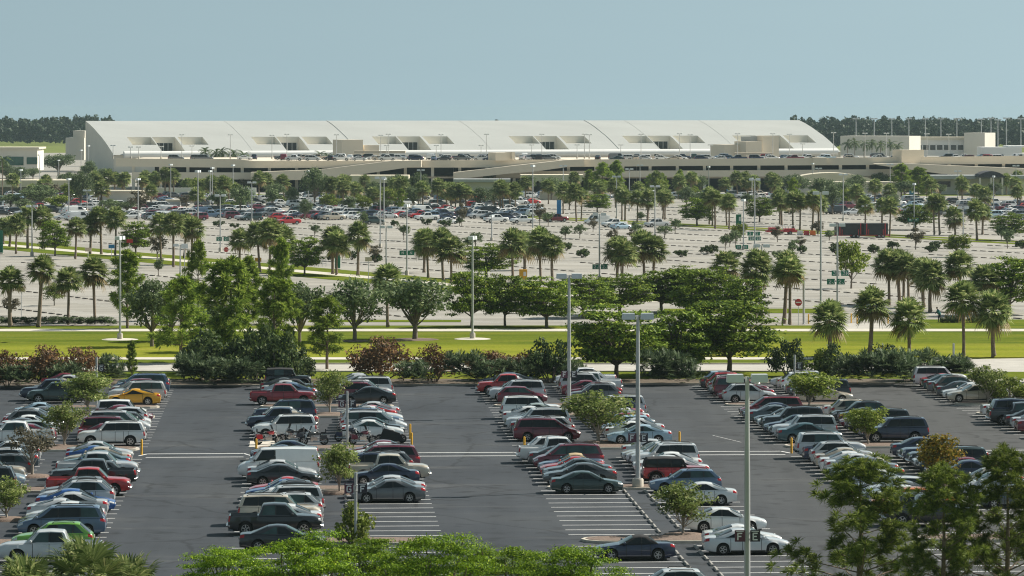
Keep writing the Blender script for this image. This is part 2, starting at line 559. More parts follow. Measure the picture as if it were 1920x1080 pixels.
SPEC = {
    # L W roof wheel clearance axles(rear,front) lower profile; greenhouse rear-base rear-top front-top front-base; pillars
    'sedan': dict(L=4.8, W=1.83, H=1.46, wr=.335, zc=.19, ax=(-1.36, 1.42), top=[(-2.4, .93), (-2.25, 1.0), (-1.6, 1.02), (0, .96), (1.1, .94), (2.05, .8), (2.4, .68)],
                  gh=(-1.8, -.8, .2, 1.2), div=[-.28], cp=.42, yr=.72, taper=.17),
    'coupe': dict(L=4.55, W=1.82, H=1.37, wr=.34, zc=.17, ax=(-1.25, 1.35), top=[(-2.27, .9), (-2.1, .97), (-1.6, .98), (0, .92), (1.0, .9), (1.95, .76), (2.27, .62)],
                  gh=(-1.85, -.6, .1, 1.1), div=[], cp=.65, yr=.7, taper=.18),
    'convertible': dict(L=4.57, W=1.8, H=1.39, wr=.34, zc=.17, ax=(-1.28, 1.38), top=[(-2.28, .88), (-2.15, .97), (-1.2, .98), (0, .94), (.95, .92), (1.95, .78), (2.28, .66)],
                  gh=(-1.3, -.75, .1, .95), div=[-.35], cp=.22, yr=.72, taper=.17, soft=True),
    'hatchback': dict(L=4.2, W=1.78, H=1.5, wr=.33, zc=.18, ax=(-1.25, 1.3), top=[(-2.1, .95), (-1.95, 1.03), (0, .97), (1.0, .96), (1.8, .82), (2.1, .66)],
                      gh=(-2.02, -1.45, .25, 1.2), div=[-.35, -1.15], cp=.25, yr=.73, taper=.17),
    'wagon': dict(L=4.8, W=1.82, H=1.52, wr=.34, zc=.19, ax=(-1.36, 1.42), top=[(-2.4, .95), (-2.3, 1.02), (0, .97), (1.1, .95), (2.05, .8), (2.4, .68)],
                  gh=(-2.3, -1.8, .2, 1.2), div=[-.3, -1.2], cp=.25, yr=.74, taper=.15, rack=True),
    'boxy_car': dict(L=4.05, W=1.76, H=1.63, wr=.32, zc=.18, ax=(-1.25, 1.3), top=[(-2.02, 1.0), (0, 1.0), (1.2, .98), (1.9, .88), (2.02, .75)],
                     gh=(-1.98, -1.85, .65, 1.15), div=[-.3, -1.2], cp=.2, yr=.82, taper=.1),
    'crossover': dict(L=4.65, W=1.86, H=1.69, wr=.365, zc=.23, ax=(-1.3, 1.4), top=[(-2.32, 1.0), (-2.2, 1.12), (0, 1.06), (1.1, 1.06), (2.0, .95), (2.32, .78)],
                      gh=(-2.22, -1.55, .25, 1.2), div=[-.3, -1.2], cp=.3, yr=.73, taper=.15, rack=True),
    'suv': dict(L=4.95, W=1.95, H=1.86, wr=.4, zc=.3, ax=(-1.4, 1.5), top=[(-2.47, 1.1), (-2.4, 1.2), (0, 1.17), (1.0, 1.18), (2.2, 1.1), (2.47, .95)],
                gh=(-2.42, -2.2, .45, 1.1), div=[-.3, -1.25], cp=.2, yr=.8, taper=.1, rack=True),
    'minivan': dict(L=5.05, W=1.98, H=1.76, wr=.35, zc=.19, ax=(-1.5, 1.55), top=[(-2.52, 1.0), (-2.4, 1.1), (0, 1.06), (1.5, 1.04), (2.2, .86), (2.52, .68)],
                    gh=(-2.45, -2.15, .6, 1.7), div=[.15, -1.1], cp=.22, yr=.77, taper=.14, rack=True),
    'pickup': dict(L=5.6, W=1.95, H=1.82, wr=.4, zc=.32, ax=(-1.75, 1.75), top=[(-2.8, 1.15), (-.9, 1.17), (0, 1.15), (1.2, 1.17), (2.5, 1.1), (2.8, .98)],
                   gh=(-.95, -.75, .7, 1.35), div=[.05], cp=.15, yr=.76, taper=.09, bed=(-2.7, -1.05)),
    'jeep': dict(L=4.3, W=1.86, H=1.83, wr=.42, zc=.38, ax=(-1.35, 1.45), top=[(-2.15, 1.2), (0, 1.2), (.6, 1.2), (2.0, 1.14), (2.15, 1.05)],
                 gh=(-2.1, -2.0, .45, .68), div=[-.35, -1.25], cp=.14, yr=.86, taper=.05, soft=True),
    'van': dict(L=5.6, W=2.0, H=2.08, wr=.37, zc=.26, ax=(-1.75, 1.75), top=[(-2.8, 1.2), (1.5, 1.2), (2.2, 1.12), (2.6, 1.0), (2.8, .8)],
                gh=(-2.76, -2.66, 1.2, 1.95), div=[.25], cp=2.9, yr=.84, taper=.08),
}
LABEL_OF = {'sedan': 'sedan', 'coupe': 'coupe', 'convertible': 'convertible', 'hatchback': 'hatchback', 'wagon': 'station wagon', 'boxy_car': 'boxy car',
            'crossover': 'crossover', 'suv': 'SUV', 'minivan': 'minivan', 'pickup': 'pickup truck', 'jeep': 'jeep', 'van': 'cargo van'}
NAME_OF = {k: v.lower().replace(' ', '_') for k, v in LABEL_OF.items()}


def car_shape(S):
    L, W, H = S['L'], S['W'], S['H']
    hl = L / 2
    xs, zs = [p[0] for p in S['top']], [p[1] for p in S['top']]
    off = np.linspace(-.16, .16, 7)
    bed = S.get('bed')
    zbump = .52 if H < 1.6 else .62

    def top(x):
        return float(np.mean(np.interp(x + off, xs, zs)))

    def zb(x):
        z = S['zc'] + .07 * sstep(hl - .7, hl, abs(x))
        for a in S['ax']:
            d, r = abs(x - a), S['wr'] * 1.17
            if d < r:
                z = max(z, S['wr'] + math.sqrt(r * r - d * d))
        return z

    def plan(x):
        e = min(max((abs(x) - (hl - 1.0)) / 1.0, 0), 1)
        return W / 2 * (1 - S['taper'] * e ** 2.4)

    def ring(s):
        sg = 1 if s > 0 else -1
        cap = max(abs(s) - hl, 0) / .5
        x = sg * min(abs(s), hl)
        w, t, b = plan(x), top(x), zb(x)
        zc = S['zc']
        h = t - zc
        z = [b, max(b + .01, zc + .1), max(b + .02, zc + .36 * h), max(b + .03, zc + .7 * h), max(b + .035, t - .075), t, t + .025, t + .035]
        y = [.94 * w, .985 * w, w, .985 * w, .945 * w, .86 * w, .45 * w, 0]
        if bed and bed[0] < x < bed[1] and cap == 0:
            z[5], z[6], z[7] = t, .72, .72
            y[4], y[5], y[6] = .97 * w, .9 * w, .85 * w
        e = sstep(hl - .7, hl, abs(x)) ** 2
        P = []
        for i in range(8):
            xx = x - sg * e * (.26 if sg > 0 else .14) * (abs(z[i] - zbump) / max(h, .3)) ** 1.6
            yy = y[i] * (1 - cap)
            zz = z[i] + (zbump - z[i]) * cap
            xx += sg * .05 * math.sin(min(cap, 1) * math.pi / 2) + (sg * hl + 0 - xx) * cap
            P.append((xx, yy, zz))
        return P

    r0, r1, f1, f0 = S['gh']

    def roof(x):
        belt = top(x)
        o = np.linspace(-.07, .07, 5)
        xsr = [r0, r1, (r1 + f1) / 2, f1, f0]
        zsr = [top(r0) - .02, H - .05, H, H - .045, top(f0) - .02]
        return max(float(np.mean(np.interp(x + o, xsr, zsr))), belt - .02)

    hmax = H - top(0)

    def gring(x):
        w = plan(x) * .93
        b = top(x) - .03
        rf = roof(x)
        h = rf - b
        k = min(h / hmax, 1.0)
        yr = w + (S['yr'] * W / 2 - w) * k
        e = min(1.0, h / .3)
        ym = (w + yr) / 2 + .02 * k
        return [(x, w, b), (x, ym, b + (h - .05 * e) * .5), (x, yr, rf - .05 * e), (x, yr * .9, rf - .012 * e), (x, yr * .5, rf + .018 * e), (x, 0, rf + .025 * e)]

    return top, zb, plan, ring, roof, gring


def samp(P, k):
    i = min(int(k), len(P) - 2)
    t = k - i
    a, b = P[i], P[i + 1]
    return np.array([a[j] + (b[j] - a[j]) * t for j in range(3)])


def patch(mb, fn, sa, sb, k0, k1, ns, nk, off, side, mi=0):
    """a piece of the car's skin between stations sa(k)..sb(k) and ring positions k0..k1, lifted by off"""
    fa = sa if callable(sa) else (lambda k: sa)
    fb = sb if callable(sb) else (lambda k: sb)
    rows = []
    for i in range(ns + 1):
        row = []
        for j in range(nk + 1):
            k = k0 + (k1 - k0) * j / nk
            s = fa(k) + (fb(k) - fa(k)) * i / ns
            p = samp(fn(s), k)
            du = samp(fn(s + .01), k) - samp(fn(s - .01), k)
            dv = samp(fn(s), min(k + .05, len(fn(s)) - 1)) - samp(fn(s), max(k - .05, 0))
            n = np.cross(du, dv)
            ln = np.linalg.norm(n)
            n = n / ln if ln > 1e-9 else np.array([0, 0, 1.0])
            if np.dot(n, p - np.array([p[0] * .8, 0, .6])) < 0:
                n = -n
            q = p + n * off
            row.append((q[0], q[1] * side, q[2]))
        rows.append(row)
    mb.grid(rows, mi, flip=(side > 0))


def loft(mb, rings, mi=0, close=True):
    """rings of half sections -> both halves"""
    full = []
    for P in rings:
        full.append([(p[0], p[1], p[2]) for p in P] + [(p[0], -p[1], p[2]) for p in P[-2::-1]])
    mb.grid(full, mi, flip=True)
    if close:
        n = len(full[0])
        mb.add(full[0], [tuple(range(n))], mi)
        mb.add(full[-1], [tuple(range(n - 1, -1, -1))], mi)


def stations(S, fine):
    hl = S['L'] / 2
    st = list(np.linspace(-hl, hl, 30 if fine else 14))
    for a in S['ax']:
        r = S['wr'] * 1.17
        for d in (np.linspace(-1, 1, 11) if fine else (-1, -.6, 0, .6, 1)):
            st.append(a + d * r)
        st += [a - r - .01, a + r + .01]
    if 'bed' in S:
        st += [S['bed'][0] - .005, S['bed'][0] + .005, S['bed'][1] - .005, S['bed'][1] + .005]
    st = sorted(set(round(s, 3) for s in st if -hl <= s <= hl))
    caps = [.05, .15, .3, .46] if fine else [.2, .46]
    return [-hl - c for c in caps[::-1]] + st + [hl + c for c in caps]


def wheel_mesh(n=20):
    t = MB()
    t.lathe([(.62, -.1), (.66, -.105), (.94, -.11), (1.0, -.07), (1.0, .07), (.94, .11), (.66, .105), (.62, .1)], n, 'y')
    tyre = t.mesh('tyre', [MAT['tyre']], 40)
    r = MB()
    r.lathe([(.0, .0), (.6, .0)], n, 'y', mi=1)
    r.lathe([(.56, -.1), (.65, -.1), (.65, .1), (.56, .1), (.54, .03)], n, 'y')
    r.lathe([(.0, .085), (.14, .08), (.16, .03)], 10, 'y')
    for q in (1, -1):
        for k in range(5):
            a = 2 * math.pi * k / 5
            c, s = math.cos(a), math.sin(a)
            px, pz = -s, c
            vs = []
            for rr, ww in ((.1, .1), (.58, .075)):
                for d in (-1, 1):
                    for yy in (.02, .075):
                        vs.append((c * rr + px * ww * d, yy * q, s * rr + pz * ww * d))
            r.add(vs, [(1, 3, 7, 5), (0, 1, 5, 4), (3, 2, 6, 7), (2, 0, 4, 6)])
    rim = r.mesh('rim', [MAT['rim'], MAT['dark']], 40)
    return tyre, rim


TYRE, RIM = wheel_mesh()


def glass_list(S, shape):
    """(part, [(fn, sa, sb, k0, k1, ns, nk, side)])"""
    top, zb, plan, ring, roof, gring = shape
    r0, r1, f1, f0 = S['gh']
    out = []
    front = lambda k: f0 + (f1 - f0) * (k / 2) - .2 + .05 * k / 2
    rear = lambda k: r0 + (r1 - r0) * (k / 2) + S['cp']
    cuts = [rear] + [(lambda k, d=d: d) for d in sorted(S['div'])] + [front]
    for i in range(len(cuts) - 1):
        a, b = cuts[i], cuts[i + 1]
        la = (lambda k, a=a: a(k) + .04) if i else a
        lb = (lambda k, b=b: b(k) - .04) if i < len(cuts) - 2 else b
        for sd in (1, -1):
            out.append(('side_window', [(gring, la, lb, .22, 1.86, 5, 4, sd)]))
    out.append(('windshield', [(gring, f1 + .04, f0 - .07, 2.3, 5, 5, 4, sd) for sd in (1, -1)]))
    e0, e1 = r0 + .05, r1 - .03
    if e1 - e0 > .15:
        if abs(e1 - e0) < .6:
            e0 += .02
        out.append(('rear_window', [(gring, e0, e1, 2.35, 5, 5, 4, sd) for sd in (1, -1)]))
    return out


def make_car(kind):
    S = SPEC[kind]
    shape = car_shape(S)
    top, zb, plan, ring, roof, gring = shape
    hl = S['L'] / 2
    r0, r1, f1, f0 = S['gh']
    parts = []
    body = MB()
    loft(body, [ring(s) for s in stations(S, True)])
    body.box((0, 0, S['zc'] + .2), (S['L'] - .6, S['W'] - .52, .5), mi=1)
    if 'bed' in S:
        b0, b1 = S['bed']
        body.box(((b0 + b1) / 2, 0, .76), (b1 - b0 - .02, S['W'] * .72, .1), mi=1)
    gx = sorted(set([r0, r1, f1, f0] + list(np.linspace(r0, f0, 26))))
    gh = MB()
    loft(gh, [gring(x) for x in gx])
    soft = S.get('soft')
    # door seams, sills and dark window surrounds
    ra, fa = r0 + S['cp'] - .1, f0 - .42
    cuts = [max(ra, S['ax'][0] + S['wr'] * 1.25) if kind != 'van' else -.6] + list(S['div']) + [min(fa, S['ax'][1] - S['wr'] * 1.2)]
    for q in cuts:
        for sd in (1, -1):
            patch(body, ring, q - .014, q + .014, 1.0, 4.9, 1, 8, .006, sd, 1)
    for sd in (1, -1):
        patch(body, ring, S['ax'][0] + S['wr'] * 1.22, S['ax'][1] - S['wr'] * 1.22, .05, .95, 8, 2, .006, sd, 1)
        for q in S['div']:
            patch(body, gring, q - .06, q + .06, .25, 1.84, 1, 3, .005, sd, 1)
        for q in cuts[:-1]:
            patch(body, ring, q + .12, q + .34, 3.55, 3.8, 1, 1, .02, sd, 1 if kind in ('jeep', 'van') else 0)
    if not soft:
        loft(body, [gring(x) for x in gx])
    # sills and lower bumper in black
    parts.append(('body', body.mesh(kind + '_body', [MAT['paint'], MAT['dark']], 35), None))
    if soft:
        parts.append(('soft_top', gh.mesh(kind + '_top', [MAT['cloth_black']], 35), None))
    for nm, ps in glass_list(S, shape):
        m = MB()
        for p in ps:
            patch(m, p[0], p[1], p[2], p[3], p[4], p[5], p[6], .008, p[7])
        parts.append((nm, m.mesh(nm, [MAT['glass']], 50), None))
    boxy = kind in ('jeep', 'suv', 'pickup', 'van')
    for sd in (1, -1):
        m = MB()
        patch(m, ring, hl - (.16 if boxy else .34), hl + .12, 3.35, 4.55, 5, 3, .008, sd)
        parts.append(('headlight', m.mesh('headlight', [MAT['head']], 50), None))
        m = MB()
        if boxy:
            patch(m, ring, -hl - .1, -hl + .1, 2.7, 4.7, 4, 4, .008, sd)
        else:
            patch(m, ring, -hl - .14, -hl + .26, 3.3, 4.6, 5, 3, .008, sd)
        parts.append(('tail_light', m.mesh('tail_light', [MAT['tail']], 50), None))
    m = MB()
    for sd in (1, -1):
        patch(m, ring, hl + .16, hl + .38, 3.2, 6.9, 2, 6, .006, sd)
        patch(m, ring, hl + .2, hl + .4, .6, 1.9, 2, 2, .006, sd)
    parts.append(('grille', m.mesh('grille', [MAT['dark']], 50), None))
    m = MB()
    m.box((-hl - .055, 0, .72 if S['H'] < 1.6 else .86), (.02, .34, .17))
    parts.append(('number_plate', m.mesh('number_plate', [MAT['plate']]), None))
    if boxy and kind != 'van':
        for sg in (1, -1):
            m = MB()
            x = sg * (hl + .03)
            zz = .56
            m.tube([(x - sg * .16, -S['W'] * .46, zz), (x, -S['W'] * .38, zz), (x + sg * .03, 0, zz), (x, S['W'] * .38, zz), (x - sg * .16, S['W'] * .46, zz)], .085, 8)
            parts.append(('bumper', m.mesh('bumper', [MAT['chrome'] if kind in ('pickup',) else MAT['dark']], 50), None))
    if kind == 'jeep':
        for a in S['ax']:
            for sd in (1, -1):
                m = MB()
                pts = [(a + .56 * math.cos(t), sd * (S['W'] / 2 + .05), .42 + .56 * math.sin(t)) for t in np.linspace(R(170), R(10), 9)]
                rows = [[(p[0], sd * (S['W'] / 2 - .1), p[2]) for p in pts], [(p[0], sd * (S['W'] / 2 + .12), p[2]) for p in pts]]
                m.grid(rows, 0, flip=(sd < 0))
                m.tube([(p[0], sd * (S['W'] / 2 + .12), p[2]) for p in pts], .035, 6)
                parts.append(('wheel_flare', m.mesh('wheel_flare', [MAT['dark']], 50), None))
    for sd in (1, -1):
        m = MB()
        x = f0 - .32
        m.lathe([(.0, -.09), (.06, -.08), (.085, -.03), (.085, .03), (.06, .08), (0, .09)], 8, 'y', (x, sd * (plan(x) + .1), top(x) + .09))
        m.box((x, sd * plan(x) * .97, top(x) + .05), (.06, .14, .04))
        parts.append(('wing_mirror', m.mesh('wing_mirror', [MAT['dark'] if kind in ('jeep', 'van') else MAT['paint']], 50), None))
    if S.get('rack'):
        for sd in (1, -1):
            m = MB()
            yy = sd * S['yr'] * S['W'] / 2 * .86
            x0, x1 = r1 + .25, f1 - .25
            m.tube([(x0, yy, roof(x0) - .01), (x0 + .12, yy, roof(x0) + .06), (x1 - .12, yy, roof(x1) + .06), (x1, yy, roof(x1) - .01)], .022, 6)
            parts.append(('roof_rail', m.mesh('roof_rail', [MAT['dark']], 50), None))
    return S, parts


CARS = {}


def car_proto(kind):
    if kind not in CARS:
        CARS[kind] = make_car(kind)
    return CARS[kind]


PAL = {'white': (.8, .81, .8), 'silver': (.56, .58, .59), 'grey': (.14, .15, .16), 'charcoal': (.055, .06, .065), 'black': (.012, .014, .018), 'navy': (.015, .026, .065),
       'blue': (.02, .09, .3), 'steel blue': (.1, .16, .25), 'pale blue': (.36, .5, .6), 'teal': (.03, .08, .095), 'dark green': (.02, .045, .042), 'green': (.17, .42, .05),
       'red': (.5, .02, .025), 'dark red': (.26, .015, .03), 'maroon': (.16, .015, .035), 'tan': (.52, .46, .37), 'brown': (.13, .1, .075), 'yellow': (.75, .37, .01),
       'slate': (.075, .1, .115), 'pale green': (.3, .36, .34), 'orange': (.62, .17, .03), 'cream': (.6, .57, .48)}
SHARE = {'sedan': 'cars', 'coupe': 'cars'}


def place_car(kind, colour, x, y, ang, z=0.0, soft=None, parts_wanted=True):
    S, parts = car_proto(kind)
    root = empty(NAME_OF[kind], (x, y, z), ang)
    c = PAL[colour]
    j = RND.uniform(.88, 1.12)
    rgba = (min(c[0] * j, 1), min(c[1] * j, 1), min(c[2] * j, 1), 1)
    clear = RND.random() < .4
    for nm, me, _ in parts:
        o = inst(nm, me, root)
        o.color = rgba
        if clear and (nm == 'windshield' or nm == 'side_window' and RND.random() < .6):
            o.material_slots[0].link = 'OBJECT'
            o.material_slots[0].material = MAT['glass_teal']
        if nm == 'soft_top' and soft:
            o.material_slots[0].link = 'OBJECT'
            o.material_slots[0].material = MAT[soft]
    wr = S['wr']
    for a in S['ax']:
        for sd in (1, -1):
            w = inst('wheel', TYRE, root, (a, sd * (S['W'] / 2 - .14), wr), (0, RND.uniform(0, 6), 0), (wr, 1, wr))
            inst('rim', RIM, w)
    return root


def small_car(kind):
    """one mesh for cars far away"""
    S = SPEC[kind]
    shape = car_shape(S)
    top, zb, plan, ring, roof, gring = shape
    r0, r1, f1, f0 = S['gh']
    b = MB()
    loft(b, [ring(s) for s in stations(S, False)])
    loft(b, [gring(x) for x in sorted(set([r0, r1, f1, f0] + list(np.linspace(r0, f0, 9))))])
    b.box((0, 0, S['zc'] + .2), (S['L'] - .6, S['W'] - .52, .5), mi=2)
    for nm, ps in glass_list(S, shape):
        for p in ps:
            patch(b, p[0], p[1], p[2], p[3], p[4], 3, 2, .012, p[7], 1)
    for sd in (1, -1):
        patch(b, ring, -S['L'] / 2 - .14, -S['L'] / 2 + .24, 3.0, 4.6, 2, 2, .012, sd, 3)
        patch(b, ring, S['L'] / 2 - .3, S['L'] / 2 + .12, 3.3, 4.6, 2, 2, .012, sd, 4)
        for a in S['ax']:
            y = sd * (S['W'] / 2 - .13)
            b.lathe([(0, -.1), (S['wr'], -.1), (S['wr'], .1), (0, .1)], 10, 'y', (a, y, S['wr']), 2)
            b.lathe([(0, .0), (S['wr'] * .6, .0)], 8, 'y', (a, y + sd * .104, S['wr']), 5)
    return b


SMALL_MATS = [MAT['paint'], MAT['glass'], MAT['tyre'], MAT['tail'], MAT['head'], MAT['rim']]
SMALL = {k: small_car(k) for k in ('sedan', 'hatchback', 'crossover', 'suv', 'minivan', 'pickup', 'van', 'coupe')}
SMALL_ME = {k: b.mesh('distant_' + k, SMALL_MATS, 35) for k, b in SMALL.items()}

# ------------------------------------------------------------------ motorcycle


def motorcycle(x, y, ang, colour, screen=True, bag=True):
    root = empty('motorcycle', (x, y, 0), ang)
    for wx in (-.75, .78):
        w = inst('wheel', TYRE, root, (wx, 0, .33), (0, 0, 0), (.33, .75, .33))
        inst('rim', RIM, w)
    b = MB()
    b.tube([(-.75, .06, .33), (-.2, .07, .45), (.25, .05, .75), (.42, 0, .92)], .03, 6)
    b.tube([(-.75, -.06, .33), (-.2, -.07, .45), (.25, -.05, .75), (.42, 0, .92)], .03, 6)
    b.tube([(.78, .09, .33), (.5, .09, .85), (.4, .09, 1.02)], .028, 6)
    b.tube([(.78, -.09, .33), (.5, -.09, .85), (.4, -.09, 1.02)], .028, 6)
    b.build('frame', MAT['chrome'], root, 40)
    e = MB()
    e.box((.02, 0, .45), (.5, .34, .32), mi=0)
    for k in range(4):
        e.box((.08, 0, .64 + k * .035), (.3, .28, .018))
    e.tube([(.1, .2, .3), (-.3, .24, .27), (-.95, .24, .3)], .05, 8)
    e.tube([(.1, -.2, .3), (-.3, -.24, .27), (-.95, -.24, .3)], .05, 8)
    e.build('engine', MAT['chrome'], root, 40)
    t = MB()
    prof = [(-.3, .02), (-.25, .1), (0, .17), (.22, .15), (.33, .03)]
    t.lathe([(r, h) for h, r in prof], 12, 'x', (.15, 0, .86))
    for wx, a0, a1 in ((-.75, 20, 175), (.78, 30, 150)):
        pts = np.linspace(R(a0), R(a1), 8)
        rows = [[(wx + .38 * math.cos(q), sy, .33 + .38 * math.sin(q)) for q in pts] for sy in (-.09, 0, .09)]
        t.grid(rows)
    if bag:
        for sy in (.27, -.27):
            t.box((-.7, sy, .6), (.5, .18, .32), taper=.85)
    o = t.build('fuel_tank_and_fenders', MAT['paint'], root, 50)
    o.color = c4(PAL[colour])
    s = MB()
    s.box((-.25, 0, .83), (.55, .3, .1), taper=.8)
    s.box((-.66, 0, .9), (.34, .26, .12), taper=.8)
    s.box((-.86, 0, 1.06), (.07, .26, .26), taper=.8)
    s.build('seat', MAT['cloth_black'], root)
    h = MB()
    h.tube([(.18, .42, 1.08), (.34, .3, 1.12), (.42, .1, 1.04), (.42, -.1, 1.04), (.34, -.3, 1.12), (.18, -.42, 1.08)], .02, 6)
    h.build('handlebar', MAT['chrome'], root, 40)
    l = MB()
    l.lathe([(0, .1), (.1, .08), (.11, 0), (.05, -.12), (0, -.14)], 10, 'x', (.52, 0, .9))
    l.build('headlight', MAT['head'], root, 40)
    if screen:
        g = MB()
        g.grid([[(.42 - .16 * t2 - .1 * abs(q), q * .26, 1.02 + .42 * t2) for q in (-1, -.5, 0, .5, 1)] for t2 in (0, .5, 1)])
        g.build('windscreen', MAT['glass'], root, 50)
    return root


# ------------------------------------------------------------------ text made of strokes
GLYPH = {  # on a 4 x 6 grid
    'G': [[(4, 5.2), (3.2, 6), (.8, 6), (0, 5.2), (0, .8), (.8, 0), (3.2, 0), (4, .8), (4, 2.8), (2.3, 2.8)]],
    'F': [[(0, 0), (0, 6), (3.8, 6)], [(0, 3.2), (3, 3.2)]],
    'E': [[(3.8, 0), (0, 0), (0, 6), (3.8, 6)], [(0, 3.1), (3, 3.1)]],
    '2': [[(0, 5), (.8, 6), (3.2, 6), (4, 5), (4, 4), (0, 0), (4, 0)]],
    '3': [[(0, 6), (4, 6), (1.8, 3.6), (3.4, 3.4), (4, 2.4), (4, .8), (3.2, 0), (.8, 0), (0, .8)]],
    'J': [[(4, 6), (4, .8), (3.2, 0), (.8, 0), (0, .8), (0, 1.6)]],
    'H': [[(0, 0), (0, 6)], [(4, 0), (4, 6)], [(0, 3), (4, 3)]],
    'N': [[(0, 0), (0, 6), (4, 0), (4, 6)]],
    'M': [[(0, 0), (0, 6), (2, 2.5), (4, 6), (4, 0)]],
    'S': [[(4, 5.2), (3.2, 6), (.8, 6), (0, 5.2), (0, 3.9), (.8, 3.2), (3.2, 2.8), (4, 2.1), (4, .8), (3.2, 0), (.8, 0), (0, .8)]],
    'T': [[(0, 6), (4, 6)], [(2, 6), (2, 0)]],
    'O': [[(.8, 0), (3.2, 0), (4, .8), (4, 5.2), (3.2, 6), (.8, 6), (0, 5.2), (0, .8), (.8, 0)]],
    'P': [[(0, 0), (0, 6), (3.2, 6), (4, 5.2), (4, 3.6), (3.2, 2.8), (0, 2.8)]],
    '4': [[(3, 0), (3, 6), (0, 2), (4, 2)]],
}


def letters(mb, text, x0, y, z0, h, wide=.62, thick=.16, mi=0, depth=.01):
    """letters in the x,z plane facing -y, lower left corner at x0,z0"""
    k = h / 6
    t = thick * h / 2
    for n, ch in enumerate(text):
        ox = x0 + n * (4 * k * wide / .62 * 1.0 + 2.4 * t * 2)
        for st in GLYPH.get(ch, []):
            for a, b in zip(st[:-1], st[1:]):
                ax, az = ox + a[0] * k, z0 + a[1] * k
                bx, bz = ox + b[0] * k, z0 + b[1] * k
                d = Vector((bx - ax, bz - az))
                if d.length < 1e-6:
                    continue
                d.normalize()
                ax, az, bx, bz = ax - d.x * t * .6, az - d.y * t * .6, bx + d.x * t * .6, bz + d.y * t * .6
                nx, nz = -d.y * t, d.x * t
                q = [(ax + nx, az + nz), (ax - nx, az - nz), (bx - nx, bz - nz), (bx + nx, bz + nz)]
                mb.add([(p[0], y, p[1]) for p in q], [(0, 1, 2, 3)], mi)
# ------------------------------------------------------------------ plants
def rdirs(rng, n):
    d = rng.normal(size=(n, 3))
    return d / np.linalg.norm(d, axis=1, keepdims=True)


def leaf_cloud(rng, cen, rad, per, size, aspect=.6, up=.35, shell=.55, droop=0.0):
    """leaf quads through a set of ellipsoid clumps: cen (n,3), rad (n,3)"""
    cen, rad = np.asarray(cen, float), np.asarray(rad, float)
    n = len(cen) * per
    ci = np.repeat(np.arange(len(cen)), per)
    d = rdirs(rng, n)
    r = shell + (1 - shell) * rng.random(n)
    r = np.where(rng.random(n) < .3, r * rng.random(n), r)
    p = cen[ci] + d * rad[ci] * r[:, None]
    nrm = rdirs(rng, n) * .8 + d * .5
    nrm[:, 2] += up
    nrm /= np.linalg.norm(nrm, axis=1, keepdims=True)
    t = np.cross(nrm, rdirs(rng, n))
    t /= np.maximum(np.linalg.norm(t, axis=1, keepdims=True), 1e-6)
    b = np.cross(nrm, t)
    s = size * (.6 + .8 * rng.random(n))[:, None]
    t, b = t * s * .5, b * s * .5 * aspect
    t[:, 2] -= droop * s[:, 0] * rng.random(n)
    V = np.empty((n, 4, 3))
    V[:, 0], V[:, 1], V[:, 2], V[:, 3] = p - t, p - b, p + t, p + b
    F = np.arange(n * 4).reshape(n, 4)
    return V.reshape(-1, 3), F


def branch_mesh(name, trunk, limbs, mat, n=8):
    b = MB()
    b.tube(trunk[0], trunk[1], n)
    for pts, rr in limbs:
        b.tube(pts, rr, 5)
    return b.mesh(name, [mat], 60)


def bend(rng, a, b, sag=.15, n=4):
    a, b = np.array(a, float), np.array(b, float)
    L = np.linalg.norm(b - a)
    off = rng.normal(size=3) * L * .06
    return [tuple(a + (b - a) * t + off * math.sin(math.pi * t) + np.array([0, 0, sag * L * math.sin(math.pi * t)])) for t in np.linspace(0, 1, n)]


PLANT = {}     # kind -> list of variants; variant = [(part, mesh)], nominal height, nominal width


def broad(kind, seeds, H, W, crown_from, clumps, per, size, leaf, bark, trunk_r, flat=1.0, up=.35, irregular=.25, stems=1):
    out = []
    for sd in seeds:
        rng = np.random.default_rng(sd)
        cz0, cz1 = crown_from * H, H
        cc, rr, limbs = [], [], []
        for k in range(clumps):
            d = rdirs(rng, 1)[0]
            q = rng.random() ** .45
            zc = (cz0 + cz1) / 2 + d[2] * (cz1 - cz0) / 2 * .8 * q
            ww = W / 2 * .92 * (1 - irregular * .7 * rng.random())
            cc.append((d[0] * ww * q, d[1] * ww * q, zc))
            s = W * (.11 + .09 * rng.random())
            rr.append((s, s, s * .75))
            if k % 3 == 0:
                z0 = crown_from * H * (.55 + .45 * rng.random())
                limbs.append((bend(rng, (0, 0, z0), cc[-1], .05), [trunk_r * .5, trunk_r * .35, trunk_r * .25, trunk_r * .12]))
        V, F = leaf_cloud(rng, cc, rr, per, size, up=up)
        trunk = ([(0, 0, -.1), (.02, .01, crown_from * H * .5), (rng.normal() * .08, rng.normal() * .08, crown_from * H), (0, 0, (crown_from + .35) * H)], [trunk_r * 1.25, trunk_r, trunk_r * .85, trunk_r * .3])
        if stems > 1:
            for q in range(stems):
                a = q * 2 * math.pi / stems + rng.random()
                limbs.append((bend(rng, (0, 0, .1), (math.cos(a) * W * .25, math.sin(a) * W * .25, H * .6), .08), [trunk_r, trunk_r * .8, trunk_r * .6, trunk_r * .3]))
        out.append((branch_mesh(kind + '_trunk', trunk, limbs, bark), np_mesh(kind + '_crown', V, F, [leaf]), H, W))
    PLANT[kind] = out


